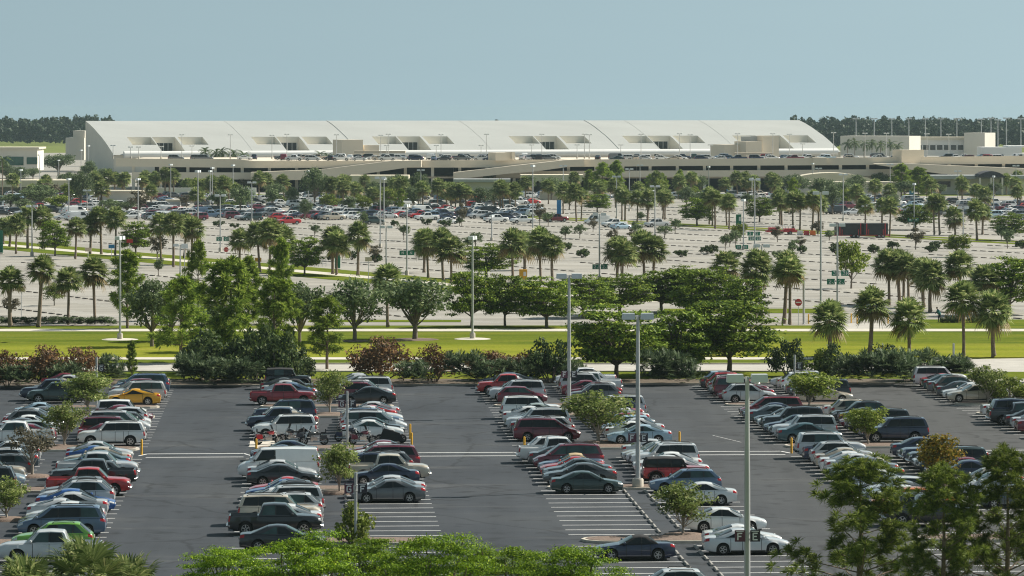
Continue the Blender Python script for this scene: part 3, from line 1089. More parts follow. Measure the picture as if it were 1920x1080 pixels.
def umbrella(kind, seeds, H, W, per, size, leaf, low=.42, layers=4, dens=1.0, rz=.34):
    """flat topped poinciana: tiers of level sprays on spreading limbs"""
    out = []
    for sd in seeds:
        rng = np.random.default_rng(sd)
        cc, rr, limbs = [], [], []
        for L in range(layers):
            t = L / max(layers - 1, 1)
            z = H * (low + (.97 - low) * t)
            rad = W / 2 * (1.0 - .36 * t ** 2.2) * (.8 if L == 0 else 1)
            n = int((15 + 12 * (1 - t)) * dens)
            for k in range(n):
                a = rng.random() * 2 * math.pi
                q = rad * math.sqrt(rng.random()) * .9
                s = W * (.09 + .07 * rng.random())
                c = (q * math.cos(a), q * math.sin(a), z + rng.normal() * H * .055 - (q / (W / 2)) ** 2 * H * .08)
                cc.append(c)
                rr.append((s, s, s * rz))
                if k % 4 == 0:
                    limbs.append((bend(rng, (0, 0, H * (.2 + .12 * rng.random())), c, .1, 5), [.1, .08, .06, .045, .02]))
        V, F = leaf_cloud(rng, cc, rr, per, size, aspect=.5, up=1.0, shell=.3, droop=.25)
        trunk = ([(0, 0, -.1), (.05, 0, H * .15), (0, .05, H * .3), (0, 0, H * .45)], [.2, .16, .13, .07])
        out.append((branch_mesh(kind + '_trunk', trunk, limbs, MAT['bark']), np_mesh(kind + '_crown', V, F, [leaf]), H, W))
    PLANT[kind] = out


def fan_palm(kind, seeds, leaves=52, leaflets=15, rad=2.0, wid=.075, skirt=True):
    """crown of a cabbage palm around its growing point; trunk of height 1 apart"""
    out = []
    for sd in seeds:
        rng = np.random.default_rng(sd)
        V, F, M = [], [], []

        def tri(a, b, c, d, mi):
            i = len(V)
            V.extend([a, b, c, d])
            F.append((i, i + 1, i + 2, i + 3))
            M.append(mi)
        for k in range(leaves):
            t = (k + .5) / leaves
            el = R(80) - (R(80) + R(42)) * t ** 1.05 + rng.normal() * .12
            az = k * 2.39996 + rng.normal() * .2
            d = np.array([math.cos(az) * math.cos(el), math.sin(az) * math.cos(el), math.sin(el)])
            pl = rad * (.42 + .12 * rng.random())
            old = el < R(-22) and rng.random() < .5
            mi = 1 if old else 0
            base = np.array([0, 0, 0.05])
            hub = base + d * pl + np.array([0, 0, -.1 * pl * math.cos(el)])
            side = np.cross(d, np.array([0, 0, 1.0]))
            if np.linalg.norm(side) < .1:
                side = np.array([1.0, 0, 0])
            side /= np.linalg.norm(side)
            upv = np.cross(side, d)
            w = .022
            tri(base - side * w, base + side * w, hub + side * w, hub - side * w, mi)
            bl = rad * (.52 + .12 * rng.random())
            tilt = rng.normal() * .25
            for j in range(leaflets):
                f = -1 + 2 * j / (leaflets - 1)
                a = f * R(105)
                fold = .35 * abs(f)
                ld = d * math.cos(a) + (side * math.cos(tilt) + upv * math.sin(tilt)) * math.sin(a) + upv * (fold * .3)
                ld /= np.linalg.norm(ld)
                ln = bl * (1 - .3 * abs(f)) * (.85 + .3 * rng.random())
                mid = hub + ld * ln * .6
                tip = hub + ld * ln + np.array([0, 0, -.2 * ln - (.3 if old else 0) * ln])
                pw = np.cross(ld, upv)
                pw = pw / max(np.linalg.norm(pw), 1e-6) * wid * (rad / 2)
                tri(hub, mid - pw, tip, mid + pw, mi)
        crown = np_mesh(kind + '_crown', V, F, [MAT['palm_leaf'], MAT['palm_dry']], M)
        b = MB()
        pts, rr = [], []
        ph = rng.random() * 6
        for q in np.linspace(0, 1, 9):
            pts.append((.12 * math.sin(q * 2.2 + ph) - .12 * math.sin(ph), .1 * math.sin(q * 1.7 + ph) - .1 * math.sin(ph), q))
            rr.append(.2 - .035 * q + (.06 if q < .05 else 0) + .015 * (rng.random() - .5))
        dx, dy = pts[-1][0], pts[-1][1]
        pts = [(p[0] - dx * p[2], p[1] - dy * p[2], p[2]) for p in pts]
        b.tube(pts, rr, 9)
        # boots of old leaf bases below the crown
        for q in range(14):
            a = q * 2.4
            z = .78 + .2 * q / 14
            b.tube([(math.cos(a) * .15, math.sin(a) * .15, z - .02), (math.cos(a) * .27, math.sin(a) * .27, z + .04)], [.05, .02], 4)
        out.append((b.mesh(kind + '_trunk', [MAT['palm_bark']], 60), crown, 1, 2 * rad))
    PLANT[kind] = out


def feather_palm(kind, seeds):
    out = []
    for sd in seeds:
        rng = np.random.default_rng(sd)
        V, F = [], []
        for k in range(20):
            az = k * 2.39996
            el = R(75 - 95 * k / 20 + rng.normal() * 6)
            L = 3.0 * (.8 + .3 * rng.random())
            p = np.zeros(3)
            e = el
            prev = p.copy()
            for s in range(12):
                d = np.array([math.cos(az) * math.cos(e), math.sin(az) * math.cos(e), math.sin(e)])
                q = prev + d * L / 12
                side = np.array([-math.sin(az), math.cos(az), 0])
                ll = .85 * math.sin(math.pi * (s + 1.2) / 13.5)
                for sg in (1, -1):
                    tip = q + side * sg * ll * .8 + d * ll * .5 + np.array([0, 0, -.3 * ll])
                    i = len(V)
                    V.extend([prev, q, tip, (prev + tip) / 2])
                    F.append((i, i + 1, i + 2, i + 3))
                prev = q
                e -= R(7 + 2 * rng.random())
        crown = np_mesh(kind + '_crown', V, F, [MAT['dark_leaf']])
        b = MB()
        b.tube([(0, 0, 0), (.03, 0, .5), (0, 0, 1)], [.2, .15, .12], 8)
        out.append((b.mesh(kind + '_trunk', [MAT['palm_bark']], 60), crown, 1, 6))
    PLANT[kind] = out


def pine(kind, seeds, H, W, whorls, tufts, needles, nl, nw, start=.22, ex=.6, leaf='pine_leaf'):
    out = []
    for sd in seeds:
        rng = np.random.default_rng(sd)
        limbs, tc = [], []
        for k in range(whorls):
            t = k / (whorls - 1)
            z = H * (start + (.96 - start) * t)
            ln = W / 2 * (1.05 - t) ** ex * (.55 + .65 * rng.random()) + .25
            nb = 4 if t < .8 else 3
            for j in range(nb):
                a = j * 2 * math.pi / nb + k * 1.1 + rng.normal() * .3
                e = R(5 + 45 * t + rng.normal() * 8)
                if rng.random() < .2:
                    continue
                L = ln * (.5 + .65 * rng.random())
                p0 = np.array([0, 0, z])
                d = np.array([math.cos(a) * math.cos(e), math.sin(a) * math.cos(e), math.sin(e)])
                p1 = p0 + d * L * .55
                p2 = p0 + d * L + np.array([0, 0, .18 * L])
                limbs.append(([tuple(p0), tuple(p1), tuple(p2)], [.05 * (1.2 - t), .035 * (1.2 - t), .012]))
                for m in range(tufts):
                    f = .45 + .58 * (m + rng.random()) / tufts
                    c = p0 + (p2 - p0) * min(f, 1.02)
                    c = c + rng.normal(size=3) * .16 * (W / 5)
                    tc.append((c, d))
        tc.append((np.array([0, 0, H]), np.array([0, 0, 1.0])))
        tc.append((np.array([0, 0, H - .25]), np.array([0, 0, 1.0])))
        n = len(tc) * needles
        C = np.repeat(np.array([c for c, _ in tc]), needles, axis=0)
        D = np.repeat(np.array([d for _, d in tc]), needles, axis=0)
        dd = rdirs(rng, n) + D * .55 + np.array([0, 0, .35])
        dd /= np.linalg.norm(dd, axis=1, keepdims=True)
        ln = nl * (.65 + .6 * rng.random(n))[:, None]
        tip = C + dd * ln
        tip[:, 2] -= .12 * ln[:, 0]
        w = np.cross(dd, rdirs(rng, n))
        w /= np.maximum(np.linalg.norm(w, axis=1, keepdims=True), 1e-6)
        mid = C + dd * ln * .55
        V = np.empty((n, 4, 3))
        V[:, 0], V[:, 1], V[:, 2], V[:, 3] = C, mid - w * nw, tip, mid + w * nw
        trunk = ([(0, 0, -.1), (.05, .03, H * .3), (-.04, .05, H * .65), (0, 0, H)], [.017 * H + .02, .013 * H + .02, .008 * H + .015, .012])
        out.append((branch_mesh(kind + '_trunk', trunk, limbs, MAT['pine_bark']), np_mesh(kind + '_crown', V.reshape(-1, 3), np.arange(n * 4).reshape(n, 4), [MAT[leaf]]), H, W))
    PLANT[kind] = out


def rosettes(kind, seeds, H, W, n_ros, leaves, mat):
    """palmetto clump: fans of stiff blades"""
    out = []
    for sd in seeds:
        rng = np.random.default_rng(sd)
        V, F = [], []
        for r in range(n_ros):
            a, q = rng.random() * 6.283, math.sqrt(rng.random()) * W * .36
            c0 = np.array([q * math.cos(a), q * math.sin(a), H * (.12 + .45 * rng.random())])
            for k in range(leaves):
                el = R(rng.uniform(-10, 80))
                az = rng.random() * 6.283
                d = np.array([math.cos(az) * math.cos(el), math.sin(az) * math.cos(el), math.sin(el)])
                L = H * (.22 + .16 * rng.random())
                hub = c0 + d * L * .5
                side = np.cross(d, [0, 0, 1.0])
                side /= max(np.linalg.norm(side), 1e-6)
                for j in range(7):
                    ang = (j - 3) * .42
                    ld = d * math.cos(ang) + side * math.sin(ang)
                    tip = hub + ld * L * .6 + np.array([0, 0, -.05 * L])
                    mid = hub + ld * L * .35
                    pw = np.cross(ld, [0, 0, 1.0])
                    pw = pw / max(np.linalg.norm(pw), 1e-6) * .045
                    i = len(V)
                    V.extend([hub, mid - pw, tip, mid + pw])
                    F.append((i, i + 1, i + 2, i + 3))
        out.append((None, np_mesh(kind + '_leaves', V, F, [mat]), H, W))
    PLANT[kind] = out


def shrub(kind, seeds, H, W, clumps, per, size, mat):
    out = []
    for sd in seeds:
        rng = np.random.default_rng(sd)
        cc, rr = [], []
        for k in range(clumps):
            a, q = rng.random() * 6.283, math.sqrt(rng.random())
            z = H * (.18 + .64 * rng.random() * (1 - .55 * q * q))
            cc.append((q * W * .38 * math.cos(a), q * W * .38 * math.sin(a), z))
            s = W * (.12 + .08 * rng.random())
            rr.append((s, s, s * .8))
        V, F = leaf_cloud(rng, cc, rr, per, size, up=.4)
        V[:, 2] = np.maximum(V[:, 2], .02)
        b = MB()
        for k in range(6):
            c = cc[k]
            b.tube([(c[0] * .15, c[1] * .15, 0), (c[0] * .6, c[1] * .6, c[2] * .6), c], [.05, .035, .015], 5)
        out.append((b.mesh(kind + '_stems', [MAT['bark']], 60), np_mesh(kind + '_leaves', V, F, [mat]), H, W))
    PLANT[kind] = out


broad('oak_tree', (1, 2, 3), 7.2, 7.0, .3, 60, 75, .34, MAT['oak_leaf'], MAT['bark'], .2, up=.3)
broad('young_tree', (11, 12, 13, 14), 4.0, 3.6, .2, 42, 95, .17, MAT['young_leaf'], MAT['bark_pale'], .07, irregular=.5)
broad('lime_tree', (21, 22), 3.8, 3.3, .22, 44, 100, .17, MAT['lime_leaf'], MAT['bark_pale'], .06, irregular=.4)
broad('golden_tree', (31,), 3.8, 3.3, .2, 44, 100, .17, MAT['gold_leaf'], MAT['bark'], .06, irregular=.4)
broad('sparse_tree', (41, 42), 3.8, 3.2, .3, 26, 42, .18, MAT['dull_leaf'], MAT['bark_pale'], .07, irregular=.5)
broad('small_round_tree', (51, 52, 53), 4.0, 3.6, .28, 26, 50, .3, MAT['oak_leaf'], MAT['bark'], .09, irregular=.4)
broad('bright_tree', (61, 62), 5.0, 4.2, .25, 36, 70, .3, MAT['lime_leaf'], MAT['bark'], .1, irregular=.4)
broad('dull_tree', (66, 67), 4.0, 3.2, .25, 26, 50, .26, MAT['dull_leaf'], MAT['bark'], .08, irregular=.45)
umbrella('poinciana', (1, 2, 3), 6.0, 8.0, 90, .3, MAT['flat_leaf'], .42, 4, 1.6, .3)
umbrella('bright_poinciana', (5, 6, 7), 5.9, 7.4, 360, .12, MAT['bright_leaf'], .55, 4, 1.45, .26)
fan_palm('cabbage_palm', (1, 2, 3, 4), leaves=64, leaflets=15, rad=2.0, wid=.09)
fan_palm('near_fan_palm', (8, 9), leaves=34, leaflets=26, rad=2.1, wid=.04)
feather_palm('coconut_palm', (1, 2))
pine('slash_pine', (1, 2, 3), 9.0, 5.6, 13, 6, 40, .62, .045, ex=.45)
pine('near_pine', (5, 6, 7), 9.8, 7.2, 15, 8, 74, .44, .019, start=.16, ex=.42, leaf='near_needle')
rosettes('palmetto', (1, 2, 3), 2.2, 3.2, 30, 8, MAT['grey_leaf'])
shrub('copper_shrub', (1, 2, 3), 3.4, 4.2, 34, 90, .2, MAT['maroon_leaf'])
shrub('green_shrub', (5, 6, 7), 2.4, 3.4, 28, 90, .2, MAT['dark_leaf'])
shrub('round_shrub', (8, 9), 1.5, 1.8, 14, 50, .22, MAT['dark_leaf'])
shrub('leafy_shrub', (15, 16), 2.2, 2.6, 24, 80, .18, MAT['lime_leaf'])


def plant(kind, x, y, h, w, label=None, cat='tree', group=None, name=None, z=0.0, var=None, parts=('trunk', 'crown')):
    """one plant of height h and spread w"""
    vs = PLANT[kind]
    tr, cr, H, W = vs[RND.randrange(len(vs)) if var is None else var % len(vs)]
    root = empty(name or kind, (x, y, z), RND.uniform(0, 6.283))
    s = (w / W, w / W, h / H)
    if tr:
        inst(parts[0], tr, root, scale=s)
    inst(parts[1], cr, root, scale=s)
    tag(root, label, cat, group)
    return root


def palm(x, y, h, w=4.0, kind='cabbage_palm', label=None, group=None, name=None, z=0.0, lean=0.0):
    """h = height of the crown's top"""
    vs = PLANT[kind]
    tr, cr, _, W = vs[RND.randrange(len(vs))]
    s = w / W * (RND.uniform(.95, 1.08))
    up = .80 * W / 2 * s
    th = max(h - up, .5)
    root = empty(name or kind, (x, y, z), RND.uniform(0, 6.283))
    root.rotation_euler = (RND.gauss(0, .03), RND.gauss(0, .03), RND.uniform(0, 6.283))
    k = RND.uniform(.85, 1.2)
    inst('trunk', tr, root, scale=(k, k, th))
    inst('crown', cr, root, loc=(0, 0, th), rot=(RND.gauss(0, .1), RND.gauss(0, .1), 0), scale=(s, s, s * RND.uniform(.85, 1.1)))
    tag(root, label, 'palm', group)
    return root


# ------------------------------------------------------------------ lamp posts, posts and signs
def lamp_meshes():
    b = MB()
    b.tube([(0, 0, 0), (0, 0, .5), (0, 0, 1)], [.085, .08, .055], 10)
    pole = b.mesh('pole', [MAT['galv']], 60)
    b = MB()
    b.lathe([(.3, 0), (.3, .62), (.26, .7), (0, .7)], 14)
    b.box((0, 0, .715), (.34, .34, .03), mi=1)
    base = b.mesh('concrete_base', [MAT['concrete'], MAT['galv']], 40)
    b = MB()
    b.box((.62, 0, 0), (.86, .6, .4), taper=.92)
    b.box((.62, 0, -.212), (.7, .48, .02), mi=2)
    b.box((.12, 0, 0), (.24, .08, .1), mi=1)
    head = b.mesh('lamp_head', [MAT['lamp_white'], MAT['galv'], MAT['head']])
    return pole, base, head


POLE, PBASE, PHEAD = lamp_meshes()


def lamp_post(x, y, h, heads=2, ang=0.0, label=None, group=None, thick=1.0, z=0.0, tilt=0.0, hs=1.0):
    root = empty('lamp_post', (x, y, z), ang)
    inst('concrete_base', PBASE, root, scale=(thick, thick, 1))
    inst('pole', POLE, root, scale=(thick * 1.5, thick * 1.5, h - .05), loc=(0, 0, 0))
    for k in range(heads):
        inst('lamp_head', PHEAD, root, loc=(0, 0, h - .12), rot=(tilt, 0, math.pi * k), scale=(hs, hs, hs))
    tag(root, label, 'lamp post', group)
    return root


def row_sign(x, y, z, left, right, yaw, s=.95, post=None):
    """two square panels either side of a post, white letters"""
    rl = None
    for sd, ch, mt in ((-1, left, 'sign_maroon'), (1, right, 'sign_dark')):
        if not ch:
            continue
        if post is None:
            root = empty('row_sign', (x, y, z), yaw)
        else:
            root = post
        m = MB()
        cx = sd * (s / 2 + .13)
        zc = 0 if post is None else z
        m.box((cx, -.16, zc), (s, .04, s * 1.12))
        p = m.build('letter_panel', MAT[mt], root)
        t = MB()
        h = s * .62
        letters(t, ch, cx - .2 * s, -.187, zc - h / 2 - .06 * s, h, thick=.2)
        t.box((cx, -.184, zc + s * .45), (s * .72, .006, s * .07))
        t.build('lettering', MAT['sign_white'], p)
        m = MB()
        m.tube([(0, -.08, zc + .3 * s), (cx, -.13, zc + .3 * s)], .03, 6)
        m.tube([(0, -.08, zc - .3 * s), (cx, -.13, zc - .3 * s)], .03, 6)
        m.build('bracket', MAT['galv'], root, 40)
    return root


def bollard(x, y, label, h=1.1, group=None, z=0):
    b = MB()
    b.lathe([(.08, 0), (.08, h - .08), (.06, h - .02), (0, h)], 12)
    o = b.build('bollard', MAT['yellow'], None, 50, (x, y, z))
    tag(o, label, 'bollard', group)
    return o
# ------------------------------------------------------------------ the setting near the lot
def sheet(name, poly, z, mat, kind='structure'):
    b = MB()
    b.add([(p[0], p[1], z) for p in poly], [tuple(range(len(poly)))])
    return tag(b.build(name, mat), kind=kind)


def rect(x0, x1, y0, y1):
    return [(x0, y0), (x1, y0), (x1, y1), (x0, y1)]


g = MB()
xs = [-3500, -1500, -600, 0, 600, 1500, 3500]
ys = [-500, 0, 205, 600, 1300, 2600, 4500]
g.grid([[(x, y, -.06) for x in xs] for y in ys], flip=True)
tag(g.build('ground', MAT['far_grass']), kind='structure')
LOTP = [lot(-95, 67.2), lot(-95, -99), lot(110, -99), lot(110, 67.2)]
sheet('parking_lot', LOTP[::1], 0.0, MAT['asphalt'])
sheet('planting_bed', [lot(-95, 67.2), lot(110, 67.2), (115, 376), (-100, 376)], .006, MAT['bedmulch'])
sheet('grass_strip', rect(-140, 140, 376, 380), .01, MAT['grass'])
sheet('grass_strip', rect(-140, 140, 380, 386), .012, MAT['grass'])
sheet('road', rect(-150, 36, 386, 397.3), .004, MAT['road'])
sheet('road', [(36, 386), (42, 372), (150, 374), (150, 412), (58, 409), (44, 405), (36, 397.3)], .008, MAT['road'])
sheet('grass_strip', rect(-140, 42, 397.6, 404.6), .02, MAT['grass'])
sheet('sidewalk', rect(-150, 46, 404.6, 408.2), .035, MAT['walk'])
sheet('grass_field', rect(-150, 150, 408.2, 456), .02, MAT['verge'])
sheet('sidewalk', rect(-170, 170, 456, 461), .04, MAT['walk'])
sheet('grass_strip', rect(-170, 36, 461, 468.5), .02, MAT['grass'])
sheet('grass_strip', rect(47, 170, 461, 482), .024, MAT['grass'])
sheet('driveway', rect(36, 47, 461, 474), .012, MAT['road'])
sheet('road', rect(-420, 420, 466, 470), -.01, MAT['road'])
k = MB()
k.box((-52, 397.45, .06), (190, .3, .14))
k.box((-52, 385.85, .06), (190, .3, .14))
k.box((-2, 67.3 + 300, .07), (120, .18, .14), LOT_ANG)
tag(k.build('kerb', MAT['concrete']), kind='structure')

UL = [-39.1, -19.5, .1, 19.6, 39.1]      # left edges of the double rows
RW = 12.2
PITCH = 2.74
BLOCKS = {1: [63.5 - PITCH * i for i in range(8)], 2: [38.3 - PITCH * i for i in range(3)], 3: [27.6 - PITCH * i for i in range(10)],
          4: [-10.5 - PITCH * i for i in range(8)], 5: [-35.8 - PITCH * i for i in range(10)], 6: [-69.5 - PITCH * i for i in range(14)]}
ISL = [(41.1, 2.2), (30.3, 2.2), (-.9, 3.0), (-32.8, 2.6), (-65.4, 3.0)]

# painted lines
mk = MB()


def line(u0, v0, u1, v1, w=.14):
    a, b = Vector(lot(u0, v0)), Vector(lot(u1, v1))
    d = (b - a).normalized()
    n = Vector((-d.y, d.x)) * w / 2
    mk.add([(p.x, p.y, .006) for p in (a + n, a - n, b - n, b + n)], [(0, 1, 2, 3)])


for ul in UL:
    for bl, vs in BLOCKS.items():
        for v in [vs[0] + PITCH / 2] + [q - PITCH / 2 for q in vs]:
            if v < -97:
                continue
            line(ul, v, ul + 5.3, v)
            line(ul + RW - 5.3, v, ul + RW, v)
for i in range(len(UL)):
    a = UL[i] + RW + .2
    b = UL[i + 1] - .2 if i + 1 < len(UL) else a + 7
    for v in (-4.6, -7.5):
        line(a, v, b, v, .26)
    line(a, -4.6, a - .55, -6.2, .16)
    line(b, -4.6, b + .55, -6.4, .16)
line(17.4, 3.4, 15.9, 10, .05)
tag(mk.build('lot_markings', MAT['white_paint']), kind='structure')


def capsule(u0, u1, v, w, inset=0.0, n=7):
    r = w / 2 - inset
    pts = []
    for cu, a0 in ((u1 - w / 2 - .4, -90), (u0 + w / 2 + .4, 90)):
        for q in range(n):
            a = R(a0 + 180 * q / (n - 1))
            pts.append(lot(cu + (r + (.4 if inset == 0 else .35)) * math.cos(a), v + r * math.sin(a)))
    return pts


for i, ul in enumerate(UL):
    for v, w in ISL:
        b = MB()
        b.slab(capsule(ul + .5, ul + RW - .5, v, w), 0, .15)
        o = tag(b.build('kerbed_island', MAT['concrete']), kind='structure')
        b = MB()
        b.slab(capsule(ul + .5, ul + RW - .5, v, w, .2), .02, .17)
        b.build('mulch', MAT['mulch'], o)

# wheel stops in the empty bays
sb = MB()
sb.slab([(-.9, -.08), (.9, -.08), (.86, .08), (-.86, .08)], 0, .1)
sb.box((0, 0, .115), (1.7, .1, .03), taper=.9)
STOP = sb.mesh('wheel_stop', [MAT['wheelstop']])
nst = 0
for ri, side, blocks in ((2, 0, (5, 6)), (2, 1, (5, 6)), (1, 1, (5,)), (3, 0, (6,)), (1, 0, (6,)), (3, 1, (5, 6))):
    for bl in blocks:
        for v in BLOCKS[bl]:
            u = UL[ri] + (5.42 if side == 0 else RW - 5.42)
            x, y = lot(u, v)
            if y < 205:
                continue
            o = inst('wheel_stop', STOP, None, (x, y, .001), (0, 0, LOT_ANG + math.pi / 2 + RND.uniform(-.02, .02)))
            tag(o, 'pale concrete wheel stop lying at the head of an asphalt parking bay', 'wheel stop', 'wheel stops at the heads of the asphalt bays')
            nst += 1

# ------------------------------------------------------------------ cars in the lot: row, side, block -> far to near
T = {'sd': 'sedan', 'cp': 'coupe', 'cv': 'convertible', 'hb': 'hatchback', 'wg': 'wagon', 'bx': 'boxy_car', 'xo': 'crossover', 'su': 'suv', 'mv': 'minivan', 'pk': 'pickup', 'jp': 'jeep', 'vn': 'van'}
LOTCARS = {
    (0, 0, 1): '-|-|-|sd grey R|-|pk navy L|su dark_green L|=',
    (0, 0, 3): 'sd pale_blue R|-|sd silver R|sd maroon R|-|sd white R|sd charcoal R|hb pale_green L|-|pk white L',
    (0, 0, 4): 'sd silver L|-|sd slate L|-|wg grey L|-|pk tan R|-',
    (0, 0, 5): 'su black L|=|=|=|=|=|=|=|=|=',
    (0, 1, 1): 'sd teal L|-|mv steel_blue L|hb maroon L|-|xo black L|su silver L|cp yellow L',
    (0, 1, 3): 'bx white R|-|hb silver L|sd white R|-|mv silver R|sd white R|mv maroon R|sd maroon R|su white L',
    (0, 1, 4): 'sd silver R|cp blue R|sd tan L|sd teal L|sd blue L|pk silver R|-|pk black L',
    (0, 1, 5): 'pk red R|=|xo grey L|xo silver L|sd blue R|sd silver L|-|sd white L|-|mv steel_blue L',
    (0, 1, 6): 'xo green L|=|pk silver L|-|-',
    (1, 0, 1): 'jp black R|-|cp charcoal R|cv charcoal L|sd silver R|sd steel_blue L|-|pk dark_red R',
    (1, 0, 3): '-|su navy L|hb white R|-|pk navy L|-|-|su white L|=|=',
    (1, 0, 4): 'sd navy L|cp navy R|sd pale_blue L|xo silver L|-|vn white L|sd silver R|sd black R',
    (1, 0, 5): '-|cp red L|sd blue L|-|sd white R|su silver L|-|su tan R|-|pk black R',
    (1, 0, 6): 'sd black R|-|-|-',
    (1, 1, 1): 'sd silver R|-|-|-|su silver L|-|-|sd black L',
    (1, 1, 3): '-|cp red L|sd white R|wg steel_blue R|-|mv silver R|-|sd white R|=|=',
    (1, 1, 4): 'sd maroon L|sd white L|sd black L|mv maroon L|wg grey L|xo navy R|pk tan R|sd navy L',
    (1, 1, 5): '-|sd silver L|sd grey L|-|-|-|-|-|-|-',
    (2, 0, 1): 'sd navy L|sd black L|sd white L|pk red L|sd dark_green L|xo black L|su silver L|-',
    (2, 0, 3): 'su white R|sd pale_green L|sd white R|-|sd black R|su silver L|sd charcoal R|xo silver L|mv maroon R|=',
    (2, 0, 4): 'xo white R|pk white R|-|mv maroon L|cv steel_blue L|cp red L|sd slate L|sd charcoal L',
    (2, 0, 5): 'sd dark_green R|-|-|-|-|-|-|-|-|-',
    (2, 0, 6): '-|-|cv navy L|-|-|-|-|-|-|xo silver L',
    (2, 1, 1): 'pk white L|-|pk silver L|su silver R|sd maroon R|sd maroon L|-|xo grey L',
    (2, 1, 3): 'su silver L|-|jp red R|sd white L|sd black R|hb dark_red L|-|sd silver L|sd white R|sd pale_blue L',
    (2, 1, 4): 'sd silver R|-|xo silver L|su silver L|sd white L|-|sd white L|jp red R',
    (2, 1, 5): 'wg steel_blue L|-|-|sd white L|-|-|-|-|-|sd white R',
    (2, 1, 6): 'cp white R|sd silver R|-|-|-|-|-|-|-|-',
    (3, 0, 1): 'hb pale_blue R|-|xo red R|-|-|su maroon R|-|xo silver R',
    (3, 0, 3): 'mv dark_red L|sd navy L|sd slate R|-|sd white L|su black L|sd navy L|sd charcoal L|su silver L|sd teal R',
    (3, 0, 4): 'su silver R|sd navy R|xo silver R|-|sd white R|sd silver R|-|sd slate L',
    (3, 0, 5): 'sd silver R|-|hb silver L|-|sd white R|-|pk orange L|-|pk black R|-',
    (3, 1, 1): 'wg silver L|-|xo white R|-|-|-|su black L|-',
    (3, 1, 3): 'sd white R|-|xo black L|-|cp maroon L|-|su black L|-|sd black R|su navy L',
    (3, 1, 4): 'sd navy R|-|pk navy L|pk black L|-|su dark_green L|sd maroon L|sd navy L',
    (3, 1, 5): 'sd cream L|sd silver L|-|-|sd slate L|-|-|-|-|-',
    (3, 1, 6): 'mv white R|-|-|su navy L|-|-',
    (4, 0, 1): 'su white R|cp red R|sd teal R|sd grey R|xo brown R|sd charcoal R|sd white L|sd tan L',
    (4, 0, 3): 'sd white R|-|su navy R|pk black R|sd black R|-|sd maroon R|-|-|-',
}
SHORT = {'wagon': 'wagon', 'pickup': 'pickup', 'boxy_car': 'boxy car', 'van': 'van', 'suv': 'SUV'}
ROWNAME = ['leftmost', 'second', 'third', 'fourth', 'rightmost']
FACE = {'R': 'nose to the right', 'L': 'nose to the left'}
RF = random.Random(99)
# bays in order along each side, far to near
for ri in range(5):
    for side in (0, 1):
        seq = []
        for bl in range(1, 7):
            s = LOTCARS.get((ri, side, bl))
            if not s:
                continue
            full_row = bl in (1, 3, 4) or (ri, side, bl) in ((1, 0, 5), (0, 1, 5), (3, 0, 5))
            for v, tok in zip(BLOCKS[bl], s.split('|')):
                if tok == '=' or (tok == '-' and (not full_row or RF.random() < .18)):
                    continue
                if tok == '-':
                    tok = '%s %s %s' % (RF.choice(['sd', 'sd', 'sd', 'hb', 'cp', 'xo']), RF.choice(['white', 'silver', 'silver', 'grey', 'black', 'navy', 'charcoal', 'white', 'pale_blue', 'maroon', 'tan']), RF.choice('RL'))
                a, c, f = tok.replace('!', '').split(' ')
                seq.append((T[a], c.replace('_', ' '), f, v))
        names = ['%s %s' % (c, SHORT.get(k, k)) for k, c, f, v in seq]
        for i, (kind, colour, f, v) in enumerate(seq):
            L = SPEC[kind]['L']
            edge = 2.75 + RND.uniform(-.15, .2) + max(0, (4.8 - L) / 2) * .6
            if L > 5.2:
                edge = 2.4
            u = UL[ri] + (edge if side == 0 else RW - edge)
            x, y = lot(u, v + RND.uniform(-.12, .12))
            ang = LOT_ANG + (0 if f == 'R' else math.pi) + RND.uniform(-.015, .015)
            soft = None
            if kind == 'convertible' and colour == 'steel blue':
                soft = 'cloth_tan'
            o = place_car(kind, colour, x, y, ang, soft=soft)
            extra = {'steel blue convertible': 'with tan soft top ', 'navy convertible': 'with black soft top '}.get('%s %s' % (colour, kind), '')
            if 0 < i < len(seq) - 1:
                lab = '%s %s %sbetween %s and %s' % (colour, LABEL_OF[kind], extra, names[i - 1], names[i + 1])
            elif i == 0:
                lab = '%s %s %sat the road end, behind %s' % (colour, LABEL_OF[kind], extra, names[1] if len(names) > 1 else 'the tree')
            else:
                lab = '%s %s %snearest the camera, after %s' % (colour, LABEL_OF[kind], extra, names[i - 1])
            if len(lab.split()) > 12:
                lab = lab.replace('pickup truck', 'pickup').replace('station wagon', 'wagon').replace('with tan soft top between', 'with tan top between').replace('with black soft top between', 'with black top between')
            if len(lab.split()) > 12:
                lab = lab.replace('nearest the camera, after', 'nearest, after').replace('at the road end, behind', 'farthest, behind').replace('steel blue convertible', 'blue convertible').replace('steel blue', 'blue')
            full = lab + ', ' + ROWNAME[ri] + ' row ' + ('left' if side == 0 else 'right') + ' side'
            o.scale = (RF.uniform(.97, 1.03), 1, RF.uniform(.97, 1.03))
            tag(o, full, 'car' if kind not in ('pickup', 'van', 'minivan', 'suv') else {'pickup': 'pickup truck', 'van': 'van', 'minivan': 'minivan', 'suv': 'SUV'}[kind], 'cars parked in the asphalt lot')

